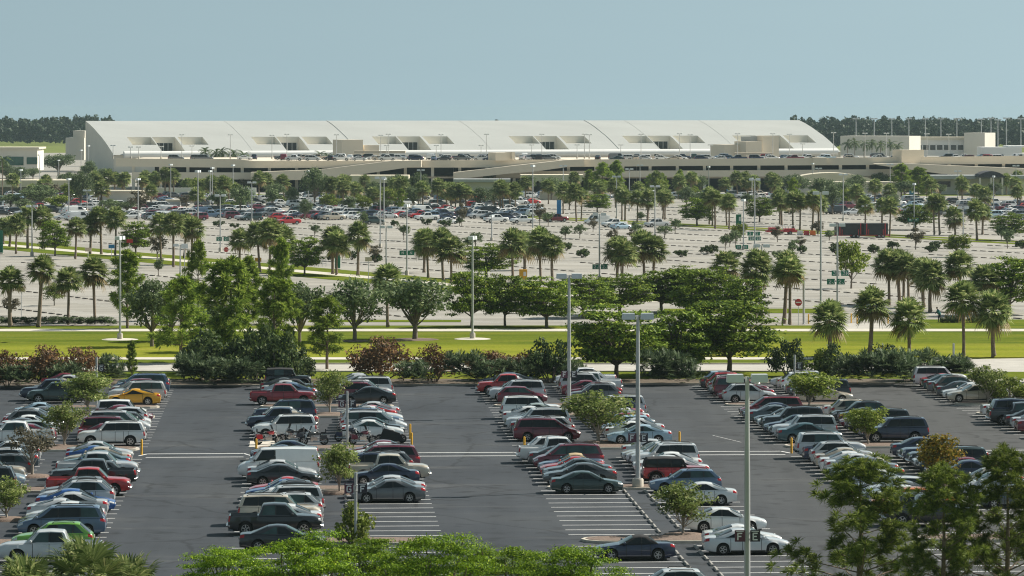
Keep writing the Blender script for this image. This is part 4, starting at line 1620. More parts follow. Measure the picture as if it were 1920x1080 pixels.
# motorcycles on the painted pad
BIKES = [(-18.0, 3.0, 'R', 'red', 'red and chrome motorcycle parked at the left edge of the bike pad'), (-16.2, 4.8, 'L', 'black', 'black motorcycle with windscreen standing behind the red and chrome one'),
         (-14.6, 2.6, 'L', 'charcoal', 'dark motorcycle with saddlebags in the middle of the bike pad'), (-12.0, 5.8, 'R', 'navy', 'navy motorcycle parked just left of the tall letter sign post'),
         (-11.0, 3.0, 'R', 'maroon', 'maroon motorcycle parked just right of the letter sign post')]
pad = MB()
pad.slab([lot(-19.4, .9), lot(-16.6, .9), lot(-16.6, 6.2), lot(-19.4, 6.2)], 0, .03)
tag(pad.build('motorcycle_pad', MAT['walk']), kind='structure')
for u, v, f, colour, lab in BIKES:
    x, y = lot(u, v)
    o = motorcycle(x, y, LOT_ANG + (0 if f == 'R' else math.pi) + RND.uniform(-.35, .35), colour)
    o.location.z = .03 if u < -16.8 else 0
    tag(o, lab, 'motorcycle', 'motorcycles on the bike pad')
# covered trike with a dark pointed cover
x, y = lot(-8.9, 4.2)
t = empty('covered_motorcycle', (x, y, 0), LOT_ANG)
b = MB()
b.add([(-.9, -.4, .15), (1.1, -.4, .15), (1.1, .4, .15), (-.9, .4, .15), (-.5, -.1, 1.12), (-.46, .1, 1.12), (.7, -.2, .74), (.7, .2, .74)],
      [(0, 1, 6, 4), (1, 2, 7, 6), (2, 3, 5, 7), (3, 0, 4, 5), (4, 6, 7, 5), (3, 2, 1, 0)])
b.build('cover', MAT['cloth_black'], t)
for wx in (-.8, .9):
    w = inst('wheel', TYRE, t, (wx, 0, .33), (0, 0, 0), (.33, .8, .33))
    inst('rim', RIM, w)
tag(t, 'motorcycle under a dark pointed cover in front of the white sedan', 'motorcycle', 'motorcycles on the bike pad')

# bollards
BOLL = [(265.6, 853, 'yellow bollard on the leftmost row, at the crosswalk line'), (480.4, 852, 'yellow bollard at the left end of the motorcycle pad'), (769, 823, 'farther of the two yellow bollards right of the white sedan'),
        (772, 840, 'nearer of the two yellow bollards right of the white sedan'), (983, 848, 'yellow bollard beside the tail of the white pickup'), (1274, 838, 'yellow bollard right of the pale blue sedan'),
        (1484, 850, 'yellow bollard behind the silver SUV at the crosswalk'), (1652, 670, 'left one of two yellow bollards in the palmetto hedge'), (1675, 670, 'right one of two yellow bollards in the palmetto hedge'),
        (1516, 607, 'yellow bollard right of the round no entry sign'), (1596, 606, 'left yellow bollard at the lot gate'), (1607, 607, 'right yellow bollard at the lot gate'), (1665, 607, 'yellow bollard right of the gate palm')]
for px, py, lab in BOLL:
    x, y = gp(px, py)
    bollard(x, y, lab, 1.15, 'yellow bollards')

# lamp posts on the asphalt lot, with letter panels
for px, py, h, lab, l, r, zs in ((1196, 917, 11.5, 'tall double headed lamp post with F and E panels beside the red jeep', 'F', 'E', 3.4),
                                 (1067, 778.5, 11.5, 'tall double headed lamp post with F and E panels near the umbrella tree trunk', 'F', 'E', 3.35),
                                 (1401, 1130, 11.5, 'nearest double headed lamp post, F and E panels in front of silver sedan', 'F', 'E', 3.4)):
    x, y = gp(px, py)
    o = lamp_post(x, y, h, 2, LOT_ANG, lab, 'lamp posts of the asphalt lot', thick=1.25)
    row_sign(0, 0, zs, l, r, 0, s=.52, post=o)
for px, py, l, r, lab in ((667, 1027, 'G', 'F', 'slim post with G and F panels beside the dark grey sedan'), (651, 843, 'G', 'F', 'slim post with G and F panels near the motorcycles'),
                          (181, 766, '', 'G', 'slim post with a single G panel behind the yellow coupe'), (1490, 761, '', 'E', 'slim post with one dark letter panel by the road end')):
    x, y = gp(px, py)
    o = empty('sign_post', (x, y, 0), LOT_ANG)
    b = MB()
    b.tube([(0, 0, 0), (0, 0, 4.3)], .085, 10)
    b.build('post', MAT['galv'], o, 50)
    row_sign(0, 0, 3.4, l, r, 0, s=.52, post=o)
    tag(o, lab, 'sign post', 'letter sign posts of the asphalt lot')

# ------------------------------------------------------------------ trees and shrubs of the near lot
YT = [('young_tree', 165, 775, 688, 108, 'bushy young tree in front of the yellow coupe'), ('young_tree', 121, 838, 748, 84, 'rounded young tree among the left cars, below the yellow coupe'),
      ('sparse_tree', 60, 894, 795, 88, 'thin brownish half bare tree beside the red pickup'), ('young_tree', 618, 777, 688, 76, 'young tree between the red pickup and the black sedan'),
      ('young_tree', 637, 925, 820, 90, 'rounded young tree in front of the white van'), ('young_tree', 1122, 831, 726, 138, 'spreading young tree with pale trunk by the tall lamp post'),
      ('lime_tree', 1517, 767, 690, 100, 'pale yellow green tree left of the black SUV'), ('lime_tree', 1628, 836, 755, 82, 'dense lime green tree among the dark cars'),
      ('golden_tree', 1757, 912, 806, 92, 'golden orange leaved tree beside the black pickup'), ('young_tree', 1853, 758, 680, 76, 'young tree at the right end beside the tan sedan'),
      ('young_tree', 1281, 1005, 895, 112, 'open young tree left of the white cars near the camera'), ('young_tree', 12, 975, 893, 84, 'leafy young tree cut by the left edge of the photo')]
for kd, px, py, pt, w, lab in YT:
    x, y = gp(px, py)
    s = ppm(py)
    plant(kd, x, y, (py - pt) / s, w / s * 1.2, lab, 'tree', 'young trees in the asphalt lot', 'young_tree')
    b = MB()
    b.lathe([(1.25, 0), (1.15, .12), (.5, .16), (0, .17)], 16, c=(x, y, 0))
    tag(b.build('mulch_bed', MAT['mulch'], None, 50), kind='structure')

SH = [('copper_shrub', 12, 726, 64, 68), ('copper_shrub', 82, 726, 88, 76), ('copper_shrub', 150, 722, 62, 72), ('copper_shrub', 712, 716, 108, 82), ('copper_shrub', 815, 716, 72, 60), ('copper_shrub', 925, 713, 92, 54),
      ('copper_shrub', 1000, 712, 66, 56), ('palmetto', 38, 728, 72, 46), ('palmetto', 118, 728, 72, 48), ('palmetto', 203, 719, 62, 54), ('palmetto', 360, 724, 62, 60), ('palmetto', 404, 725, 72, 54), ('palmetto', 455, 725, 64, 52),
      ('green_shrub', 520, 716, 86, 88), ('green_shrub', 478, 714, 92, 96), ('green_shrub', 383, 712, 92, 84), ('palmetto', 780, 722, 62, 46), ('palmetto', 873, 720, 72, 58), ('palmetto', 922, 722, 64, 48), ('palmetto', 975, 720, 64, 46),
      ('green_shrub', 1032, 718, 76, 78), ('palmetto', 1078, 721, 44, 44), ('palmetto', 1228, 722, 72, 62), ('palmetto', 1262, 720, 72, 58), ('palmetto', 1292, 722, 42, 48), ('green_shrub', 1478, 706, 62, 66), ('green_shrub', 1562, 712, 70, 62),
      ('palmetto', 1598, 720, 72, 54), ('palmetto', 1640, 722, 82, 60), ('palmetto', 1682, 722, 82, 62), ('palmetto', 1722, 714, 72, 60), ('leafy_shrub', 1896, 756, 70, 50), ('palmetto', 1778, 712, 80, 44), ('leafy_shrub', 660, 1024, 70, 72),
      ('green_shrub', 1665, 700, 80, 50), ('green_shrub', 330, 690, 10, 8), ('palmetto', 1800, 712, 60, 40), ('green_shrub', 425, 716, 90, 76), ('green_shrub', 555, 712, 60, 56), ('leafy_shrub', 1540, 712, 50, 50)]
KN = {'copper_shrub': 'copper brown shrub', 'palmetto': 'grey green palmetto clump', 'green_shrub': 'dark green shrub', 'leafy_shrub': 'yellow green leafy shrub'}
ORD = ['first', 'second', 'third', 'fourth', 'fifth', 'sixth', 'seventh', 'eighth', 'ninth', 'tenth', 'eleventh', 'twelfth', 'thirteenth', 'fourteenth', 'fifteenth', 'sixteenth', 'seventeenth', 'eighteenth', 'nineteenth', 'twentieth',
       'twenty-first', 'twenty-second', 'twenty-third', 'twenty-fourth', 'twenty-fifth', 'twenty-sixth', 'twenty-seventh', 'twenty-eighth', 'twenty-ninth', 'thirtieth']
cnt = {}
for kd, px, py, w, h in sorted(SH, key=lambda q: q[1]):
    x, y = gp(px, py)
    s = ppm(py)
    n = cnt.get(kd, 0)
    cnt[kd] = n + 1
    plant(kd, x, y, h / s * 1.32, w / s * 1.3, '%s, %s of its kind counted from left along the hedge' % (KN[kd], ORD[n]), 'shrub', KN[kd] + 's behind the asphalt lot', 'palmetto' if kd == 'palmetto' else 'shrub', parts=('stems', 'leaves'))

# big trees between the lot and the road, and on the verge
BIG = [('poinciana', 1156, 712, 582, 196, 'spreading flat topped tree with single trunk right of the lamp post'), ('poinciana', 1268, 704, 588, 170, 'flat topped tree between two larger ones behind the palmettos'),
       ('poinciana', 1367, 700, 572, 206, 'wide flat topped tree with forked trunk left of the verge palms'),
       ('slash_pine', 340, 680, 520, 108, 'pine with pale bare trunk leaning over the road'), ('slash_pine', 432, 700, 482, 128, 'tallest bushy pine of the left clump'), ('slash_pine', 515, 694, 520, 104, 'bushy pine at the right of the left clump'),
       ('slash_pine', 613, 692, 556, 92, 'lone open pine over the road left of the copper shrub'), ('slash_pine', 239, 616, 468, 84, 'slim pine at the edge of the concrete lot'), ('slash_pine', 371, 600, 450, 56, 'narrow pine behind the left clump'),
       ('slash_pine', 528, 608, 446, 60, 'narrow pine beside the flat topped tree at the median end'), ('slash_pine', 465, 640, 480, 80, 'pine half hidden behind the tallest left pine'),
       ('oak_tree', 285, 650, 520, 100, 'dark oak left of the pine with a bare trunk'), ('oak_tree', 322, 640, 545, 80, 'low dark oak squeezed between pine and oak'), ('oak_tree', 562, 648, 516, 92, 'grey green oak right of the pine clump'),
       ('oak_tree', 665, 640, 518, 112, 'oak with rounded crown on the verge behind the copper shrub'), ('oak_tree', 778, 637, 506, 138, 'largest oak on the verge with a mulch ring'),
       ('oak_tree', 395, 660, 560, 90, 'dark oak low in the left pine clump'), ('slash_pine', 247, 712, 638, 26, 'tiny dark pine sapling beside the road')]
for kd, px, py, pt, w, lab in BIG:
    x, y = gp(px, py)
    s = ppm(py)
    plant(kd, x, y, (py - pt) / s * (.93 if kd == 'slash_pine' else 1), w / s * 1.1, lab, 'tree', None, {'poinciana': 'umbrella_tree', 'slash_pine': 'pine_tree', 'oak_tree': 'oak_tree'}[kd])
for px, py, r in ((778, 637, 2.6), (665, 640, 1.6), (886, 636, 2.0), (225, 637, 2.0)):
    x, y = gp(px, py)
    b = MB()
    b.lathe([(r, .03), (r * .8, .09), (0, .1)], 20, c=(x, y, 0))
    tag(b.build('mulch_ring' if px in (778, 665) else 'gravel_pad', MAT['mulch'] if px in (778, 665) else MAT['walk'], None, 50), kind='structure')

# foreground: tops of trees standing just in front of the lot
for px, d, pt, w, lab in ((432, 188, 1036, 255, 'leftmost bright green tree top at the bottom edge'), (565, 184, 1014, 270, 'bright green tree top in front of the black sedan'), (700, 187, 1022, 275, 'bright green tree top right of the dark sedan'),
                          (815, 183, 1014, 290, 'bright green tree top in the middle of the bottom edge'), (945, 188, 1032, 275, 'bright green tree top below the empty bays'), (1075, 184, 1034, 280, 'rightmost bright green tree top below the empty bays')):
    x, y, z = at(px, pt, d)
    plant('bright_poinciana', x, y, z, w * d / FPX, lab, 'tree', 'bright tree tops along the bottom edge', 'umbrella_tree')
for px, d, pt, w, lab in ((1612, 192, 850, 300, 'large open pine in the lower right with many bare limbs'), (1768, 190, 866, 230, 'middle pine of the lower right three'), (1888, 191, 832, 240, 'pine cut by the right edge of the photo')):
    x, y, z = at(px, pt, d)
    plant('near_pine', x, y, z * .9, w * d / FPX * 1.05, lab, 'tree', 'tall pines in the lower right corner', 'pine_tree')
for px, d, pt, w, lab in ((152, 188, 1012, 215, 'fan palm top with pale dry fronds at lower left'), (252, 192, 1042, 165, 'fan palm top right of the pale dry one'), (48, 190, 1046, 180, 'leftmost fan palm top in the lower left corner')):
    x, y, z = at(px, pt, d)
    palm(x, y, z, w * d / FPX, 'near_fan_palm', lab, 'fan palm tops in the lower left corner', 'fan_palm')
# ------------------------------------------------------------------ the large concrete lot
ER = Vector((.4472, -.8944))
EP = Vector((.8944, .4472))


def far(a, b):
    p = Vector((0, 700)) + ER * a + EP * b
    return p.x, p.y


sheet('concrete_lot', [(-420, 469), (420, 469), (700, 1225), (-700, 1225)], 0.0, MAT['lotconc'])
ROT_E = math.atan2(ER.y, ER.x)


def strip(name, a0, a1, b0, b1, z, mat):
    sheet(name, [far(a0, b0), far(a1, b0), far(a1, b1), far(a0, b1)], z, MAT[mat])


strip('grass_median', -330, 165, -71, -64.5, .03, 'grass')
strip('median_path', -330, 165, -64.5, -60.5, .02, 'walk')
strip('grass_median', -330, 165, -60.5, -54.5, .03, 'grass')
strip('grass_median', -290, 330, 106, 110.5, .03, 'grass')
strip('grass_median', -290, 330, 112.5, 117, .03, 'grass')
sheet('grass_median', rect(19, 40, 497, 508), .03, MAT['grass'])
sheet('grass_median', rect(-24, -6, 476, 481), .03, MAT['grass'])
sheet('grass_strip', rect(-260, 260, 1172, 1196), .03, MAT['grass'])
sheet('paved_apron', [(-160, 1224.8), (700, 1224.8), (900, 2350), (-195, 2350)], -.02, MAT['lotconc'])
sheet('paved_apron', [(-900, 1224.8), (-160, 1224.8), (-195, 2330), (-900, 2330)], -.02, MAT['lotconc'])

# rows of wheel stops
BROWS = [45.3 + 17.6 * i for i in range(-5, 4)] + [133 + 17.6 * i for i in range(0, 9)] + [-89 - 17.6 * i for i in range(0, 6)]
stops = []
for b in BROWS:
    for k in range(-110, 110):
        a = k * 2.72
        if (k + int(b) * 7) % 37 in (0, 1, 2):
            continue
        for d in (0,):
            x, y = far(a, b + d)
            if 474 < y < 1160 and abs(x) < .134 * y:
                # keep clear of the medians and of the drives between blocks
                if (k % 74) in (70, 71, 72, 73):
                    continue
                stops.append((y, x, a, b + d))
stops.sort()
b = MB()
b.box((0, 0, .06), (1.6, .26, .12), taper=.9)
FSTOP = b.mesh('wheel_stop', [MAT['stop_dark']])
NIND = 300 - nst
for y, x, a, bb in stops[:NIND]:
    o = inst('wheel_stop', FSTOP, None, (x, y, 0), (0, 0, ROT_E + RND.uniform(-.05, .05)))
    tag(o, 'dark wheel stop in a dashed row on the pale concrete lot', 'wheel stop', 'dark wheel stops on the concrete lot')
m = MB()
for y, x, a, bb in stops[NIND:]:
    m.box((x, y, .06), (1.6, .26, .12), ROT_E + RND.uniform(-.05, .05), taper=.9)
tag(m.build('wheel_stops', MAT['stop_dark']), 'hundreds of dark wheel stops in dashed rows across the far concrete lot', 'wheel stops', kind='stuff')
# faint bay lines on the concrete
m = MB()
for b in BROWS:
    for k in range(-110, 110):
        for sg in (1, -1):
            p0, p1 = Vector(far(k * 2.72 + 1.36, b + sg * .9)), Vector(far(k * 2.72 + 1.36, b + sg * 5.6))
            if p1.y < 476 or p1.y > 1080 or abs(p1.x) > .134 * p1.y:
                continue
            n = ER * .08
            m.add([(q.x, q.y, .006) for q in (p0 + n, p0 - n, p1 - n, p1 + n)], [(0, 1, 2, 3)])
tag(m.build('bay_markings', MAT['white_paint']), kind='structure')

# ------------------------------------------------------------------ palms: photograph column, foot row, crown top row
ZON = {
    'verge': ('on the front grass verge', [(1555, 672, 568), (1630, 668, 540), (1705, 667, 564), (1807, 669, 528), (1863, 670, 551)]),
    'gate': ('behind the verge by the lot gate', [(1470, 607, 476), (1481, 609, 480), (1667, 572, 468), (1687, 570, 470), (1694, 572, 474), (1704, 574, 476), (1732, 577, 486), (1744, 586, 490), (1803, 584, 470), (1848, 592, 496), (1416, 597, 474), (1362, 562, 472)]),
    'left hedge': ('rising from the left hedge', [(19, 614, 499), (72, 614, 480), (127, 609, 500), (178, 605, 483), (727, 614, 494)]),
    'left median': ('on the left grass median', [(6, 458, 408), (18, 463, 406), (30, 476, 404), (52, 466, 388), (80, 466, 388), (141, 486, 407), (169, 477, 403), (190, 477, 387), (216, 479, 390), (325, 501, 400), (302, 488, 402), (345, 484, 402), (359, 496, 407), (450, 502, 428), (488, 512, 418), (505, 520, 412), (532, 512, 426)]),
    'middle': ('in the middle of the concrete lot', [(624, 514, 424), (631, 516, 432), (671, 517, 420), (795, 511, 430), (803, 521, 432), (831, 526, 432), (846, 532, 440), (962, 526, 432), (984, 507, 438), (1014, 529, 430), (1036, 530, 440), (1157, 526, 442), (1167, 528, 448), (1208, 524, 436), (1225, 524, 442)]),
    'far median': ('on the right grass median', [(1056, 401, 344), (1081, 416, 346), (1090, 412, 352), (1166, 413, 350), (1172, 414, 354), (1195, 416, 358), (1213, 423, 358), (1243, 411, 354), (1247, 412, 357), (1330, 421, 352), (1336, 424, 358), (1341, 429, 356), (1363, 423, 366), (1367, 431, 364), (1462, 421, 356), (1466, 424, 362), (1487, 431, 360),
                                                  (1500, 431, 362), (1523, 433, 358), (1535, 431, 364), (1622, 432, 370), (1654, 426, 370), (1668, 444, 372), (1752, 441, 364), (1762, 441, 366), (1791, 441, 390), (1832, 451, 376), (1842, 440, 384)]),
    'terminal': ('in front of the terminal roadway', [(275, 366, 322), (284, 368, 326), (291, 367, 322), (310, 368, 314), (318, 368, 318), (326, 370, 316), (352, 366, 334), (393, 380, 330), (400, 382, 334), (418, 378, 330), (428, 380, 334), (203, 376, 320), (215, 374, 322), (232, 376, 322), (86, 372, 330), (612, 386, 332), (622, 388, 334), (629, 387, 336), (643, 379, 328), (650, 380, 330), (667, 386, 342),
                                                     (741, 386, 335), (748, 388, 338), (765, 379, 340), (771, 380, 342), (820, 391, 335), (838, 388, 342), (846, 390, 344), (862, 392, 344), (937, 401, 338), (943, 402, 342), (966, 401, 344), (986, 377, 332), (1360, 364, 333), (1383, 372, 322), (1400, 370, 322), (1414, 374, 330), (1445, 372, 324), (1455, 374, 328), (1887, 366, 326), (1906, 364, 322), (500, 366, 326), (485, 372, 322)]),
}
for zone, (phrase, lst) in ZON.items():
    lst = sorted(lst)
    for i, (px, py, pt) in enumerate(lst):
        x, y = gp(px, py)
        s = ppm(py)
        h = (py - pt) / s
        big = {'verge': 4.3, 'gate': 4.2, 'left hedge': 4.0, 'left median': 4.3, 'middle': 4.6, 'far median': 4.2, 'terminal': 4.4}[zone]
        nm = ORD[i] if i < len(ORD) else 'number %d' % (i + 1)
        if zone == 'terminal':
            lab = 'small distant cabbage palm in front of the terminal roadway'
            if i < 30:
                lab = 'distant cabbage palm %s, %s counted from left' % (phrase, nm)
            else:
                lab = 'distant cabbage palm %s, %s counted from right' % (phrase, ORD[len(lst) - 1 - i])
        else:
            lab = 'bushy cabbage palm %s, %s counted from left' % (phrase, nm)
        palm(x, y, h, big * RND.uniform(1.0, 1.18), 'cabbage_palm', lab, 'cabbage palms ' + phrase, 'cabbage_palm')
for i, (px, py, pt, d) in enumerate([(4, 330, 282, 1150), (385, 300, 270, 1420), (402, 300, 272, 1425), (420, 300, 270, 1415), (440, 300, 273, 1420), (455, 300, 277, 1430), (602, 300, 277, 1430), (612, 300, 280, 1425), (1588, 292, 257, 1650), (1602, 292, 256, 1640), (1618, 292, 258, 1650), (1635, 292, 256, 1640), (1652, 292, 259, 1650), (1668, 292, 258, 1640), (1682, 292, 262, 1645)]):
    x, y, z = at(px, pt, d)
    palm(x, y, z, 7.2, 'coconut_palm', 'feathery coconut palm beside the terminal, %s counted from left' % ORD[i], 'coconut palms beside the terminal', 'coconut_palm')

# ------------------------------------------------------------------ other trees of the far lot
FT = [('oak_tree', 12, 338, 308, 40), ('oak_tree', 36, 345, 312, 44), ('oak_tree', 62, 338, 312, 30), ('oak_tree', 128, 352, 322, 40), ('oak_tree', 168, 350, 300, 34), ('oak_tree', 196, 340, 312, 30), ('oak_tree', 230, 356, 326, 30), ('oak_tree', 20, 392, 362, 40), ('oak_tree', 45, 398, 372, 40), ('oak_tree', 75, 392, 345, 78), ('oak_tree', 110, 330, 284, 66), ('oak_tree', 152, 394, 318, 46), ('oak_tree', 178, 312, 268, 40), ('oak_tree', 205, 398, 372, 40), ('oak_tree', 238, 400, 374, 40), ('oak_tree', 1490, 372, 325, 62), ('oak_tree', 1545, 374, 330, 44), ('oak_tree', 1580, 376, 336, 40),
      ('oak_tree', 1606, 370, 326, 42), ('oak_tree', 590, 388, 312, 54), ('oak_tree', 516, 384, 338, 40), ('oak_tree', 548, 388, 350, 30), ('slash_pine', 1130, 368, 304, 44), ('slash_pine', 1156, 366, 300, 40), ('slash_pine', 1105, 366, 318, 36), ('slash_pine', 1220, 368, 326, 26), ('slash_pine', 1275, 368, 318, 26), ('slash_pine', 1300, 372, 322, 26), ('slash_pine', 1242, 366, 324, 22),
      ('slash_pine', 1690, 370, 308, 50), ('slash_pine', 1722, 372, 313, 42), ('oak_tree', 1651, 360, 322, 36), ('slash_pine', 1738, 374, 330, 30), ('oak_tree', 1762, 372, 342, 28), ('oak_tree', 1865, 368, 340, 30), ('oak_tree', 785, 386, 320, 40), ('oak_tree', 900, 392, 350, 48), ('oak_tree', 925, 390, 352, 44), ('oak_tree', 700, 382, 338, 34), ('oak_tree', 720, 400, 370, 34),
      ('bright_tree', 680, 400, 362, 40), ('bright_tree', 520, 384, 368, 44), ('bright_tree', 430, 394, 377, 50), ('dull_tree', 350, 388, 364, 30), ('oak_tree', 455, 392, 350, 40), ('oak_tree', 640, 384, 350, 30),
      ('poinciana', 103, 480, 418, 56), ('poinciana', 254, 479, 420, 60), ('poinciana', 571, 516, 450, 66), ('poinciana', 912, 522, 462, 98), ('poinciana', 1120, 398, 366, 52), ('poinciana', 1307, 423, 375, 62), ('poinciana', 1424, 416, 374, 54), ('poinciana', 1716, 431, 386, 70), ('poinciana', 1893, 451, 404, 66), ('poinciana', 1893, 590, 492, 118),
      ('poinciana', 884, 613, 516, 92), ('poinciana', 947, 612, 522, 84), ('poinciana', 1025, 614, 526, 112), ('poinciana', 1093, 596, 524, 104), ('poinciana', 1162, 591, 520, 116), ('poinciana', 1240, 587, 512, 116), ('poinciana', 1290, 586, 508, 122), ('poinciana', 1330, 607, 512, 124), ('poinciana', 1392, 612, 528, 96),
      ('small_round_tree', 1360, 468, 436, 24), ('small_round_tree', 1379, 464, 430, 24), ('bright_tree', 1596, 541, 448, 62), ('dull_tree', 1717, 468, 424, 38), ('bright_tree', 1795, 482, 438, 58), ('small_round_tree', 1555, 451, 430, 28), ('small_round_tree', 1889, 466, 428, 26), ('small_round_tree', 1060, 450, 421, 32), ('small_round_tree', 1087, 447, 419, 28), ('dull_tree', 1112, 435, 407, 20),
      ('small_round_tree', 1246, 446, 422, 36), ('small_round_tree', 1266, 437, 406, 26), ('dull_tree', 1012, 422, 380, 28), ('dull_tree', 1184, 452, 428, 20), ('small_round_tree', 590, 445, 417, 26), ('small_round_tree', 682, 425, 394, 28), ('small_round_tree', 757, 450, 416, 26), ('oak_tree', 572, 413, 372, 30), ('dull_tree', 866, 424, 378, 22), ('small_round_tree', 892, 465, 434, 32),
      ('young_tree', 102, 573, 524, 54), ('dull_tree', 295, 484, 438, 40), ('small_round_tree', 297, 517, 482, 27), ('dull_tree', 20, 592, 555, 40), ('small_round_tree', 862, 424, 406, 24), ('bright_tree', 1388, 452, 416, 34)]
DESC = {'oak_tree': 'dark rounded tree', 'slash_pine': 'feathery pine', 'poinciana': 'flat topped umbrella tree', 'small_round_tree': 'small round tree', 'bright_tree': 'yellow green tree', 'dull_tree': 'dull brownish tree', 'young_tree': 'small leafy tree'}
TN = {'oak_tree': 'broadleaf_tree', 'slash_pine': 'pine_tree', 'poinciana': 'umbrella_tree'}
bands = [(400, 'in front of the terminal'), (470, 'in the far half of the concrete lot'), (560, 'in the middle of the concrete lot'), (700, 'at the near edge of the concrete lot')]
cnt = {}
for kd, px, py, pt, w in sorted(FT, key=lambda q: q[1]):
    x, y = gp(px, py)
    s = ppm(py)
    band = next(t for m, t in bands if py < m)
    n = cnt.get((kd, band), 0)
    cnt[(kd, band)] = n + 1
    plant(kd, x, y, (py - pt) / s * (.93 if kd == 'slash_pine' else 1), w / s * (1.3 if kd == 'poinciana' else 1.1), '%s %s, %s from left' % (DESC[kd], band, ORD[n]), 'tree', DESC[kd] + 's ' + band, TN.get(kd, 'small_tree'))
r5 = random.Random(31)
EXP = sorted((r5.uniform(0, 1920), r5.uniform(370, 398)) for _ in range(44))
for i, (px, py) in enumerate(EXP):
    x, y = gp(px, py)
    n = len(EXP)
    palm(x, y, r5.uniform(5.8, 8.2), r5.uniform(4.2, 5.2), 'cabbage_palm', 'cabbage palm among the far parked cars, %s counted from %s' % (ORD[i] if i < 22 else ORD[n - 1 - i], 'left' if i < 22 else 'right'), 'cabbage palms among the far parked cars', 'cabbage_palm')
EXT = sorted((r5.uniform(0, 1920), r5.uniform(352, 404), r5.choice(['oak_tree', 'oak_tree', 'bright_tree', 'small_round_tree', 'slash_pine', 'dull_tree'])) for _ in range(46))
for i, (px, py, kd) in enumerate(EXT):
    x, y = gp(px, py)
    n = len(EXT)
    plant(kd, x, y, r5.uniform(4.0, 7.5), r5.uniform(4.5, 7.5) * (.6 if kd == 'slash_pine' else 1), '%s among the far planting, tree %s counted from %s' % (DESC[kd], ORD[i] if i < 23 else ORD[n - 1 - i], 'left' if i < 23 else 'right'), 'tree', 'trees of the far planting', TN.get(kd, 'small_tree'))
EXM = sorted((r5.uniform(560, 1920), r5.uniform(410, 500)) for _ in range(16))
for i, (px, py) in enumerate(EXM):
    x, y = gp(px, py)
    plant(r5.choice(['small_round_tree', 'dull_tree']), x, y, r5.uniform(2.4, 3.6), r5.uniform(2.2, 3.2), 'slight young tree on a bare island of the concrete lot, %s from left' % ORD[i], 'tree', 'slight young trees of the concrete lot', 'small_tree')
RS = [(1091, 483), (1277, 482), (1325, 476), (1334, 475), (1502, 474), (1565, 474), (1572, 470), (1640, 475), (1674, 466), (1744, 473), (1754, 467), (1917, 466), (740, 424), (703, 492), (660, 487), (624, 490), (1062, 470), (1480, 402), (800, 422), (835, 425), (410, 425), (440, 428), (1378, 484)]
for i, (px, py) in enumerate(sorted(RS)):
    x, y = gp(px, py)
    plant('round_shrub', x, y, RND.uniform(1.5, 2.3), RND.uniform(2.0, 3.0), 'low dark rounded shrub on a concrete lot island, %s from left' % ORD[i], 'shrub', 'dark shrubs on the concrete lot islands', 'shrub', parts=('stems', 'leaves'))
HD = [(px, 611) for px in (8, 36, 62, 88, 112, 136, 158, 180, 202)]
for i, (px, py) in enumerate(HD):
    x, y = gp(px, py)
    plant('palmetto', x, y, 1.35, 2.6, 'low dark green hedge plant under the left palms, %s from left' % ORD[i], 'shrub', 'hedge plants under the left palms', 'hedge_plant', parts=('stems', 'leaves'))

# ------------------------------------------------------------------ lamp posts of the concrete lot: column, foot, top, heads, facing
LP = [(886, 636, 444, 1), (225, 637, 444, 1), (60, 480, 385, 2), (338, 528, 458, 2), (163, 396, 356, 2), (129, 412, 335, 1), (259, 422, 335, 1), (371, 472, 320, 1), (413, 472, 365, 2), (472, 416, 341, 2), (437, 381, 309, 1), (320, 376, 308, 1), (578, 384, 320, 1), (617, 412, 392, 1), (713, 464, 332, 2), (720, 422, 334, 1), (724, 512, 424, 2),
      (763, 516, 384, 1), (789, 388, 318, 2), (850, 356, 310, 1), (922, 452, 404, 1), (999, 438, 310, 1), (1056, 386, 310, 2), (1156, 412, 330, 2), (1180, 396, 316, 2), (1228, 446, 348, 2), (1124, 526, 400, 2), (1291, 352, 309, 1), (1329, 364, 312, 1), (1394, 468, 374, 1), (1410, 378, 334, 1), (1415, 472, 335, 2), (1524, 366, 306, 1), (1535, 362, 315, 2),
      (1539, 580, 360, 2), (1581, 414, 326, 2), (1570, 580, 420, 2), (1669, 372, 307, 2), (1714, 432, 344, 1), (1796, 374, 320, 2), (1806, 477, 388, 2), (1863, 398, 330, 1), (1905, 366, 310, 2), (1428, 592, 459, 2), (1194, 358, 308, 1), (1200, 362, 309, 2), (394, 388, 320, 1), (398, 384, 314, 1), (39, 372, 318, 1), (74, 340, 290, 1), (166, 330, 273, 1), (152, 336, 281, 1), (50, 330, 304, 1), (110, 332, 300, 1)]
for i, (px, py, pt, hd) in enumerate(sorted(LP)):
    x, y = gp(px, py)
    h = (py - pt) / ppm(py)
    lamp_post(x, y, h, 2, 0.0 if hd == 2 else 1.35, '%s lamp post on the concrete lot, %s counted from left' % ('double headed' if hd == 2 else 'end on', ORD[i] if i < len(ORD) else ORD[53 - i] + ' from right, not'), 'lamp posts of the concrete lot', thick=1.0, hs=.95)
USEDLP = [o for o in bpy.data.objects if o.name.startswith('lamp_post') and o.get('group') == 'lamp posts of the concrete lot']
for i, o in enumerate(USEDLP):
    hd = 'wide armed' if abs(o.rotation_euler.z) < .1 else 'slim end on'
    n = len(USEDLP)
    o['label'] = '%s lamp post on the concrete lot, %s counted from %s' % (hd, ORD[i] if i < 28 else ORD[n - 1 - i], 'left' if i < 28 else 'right')

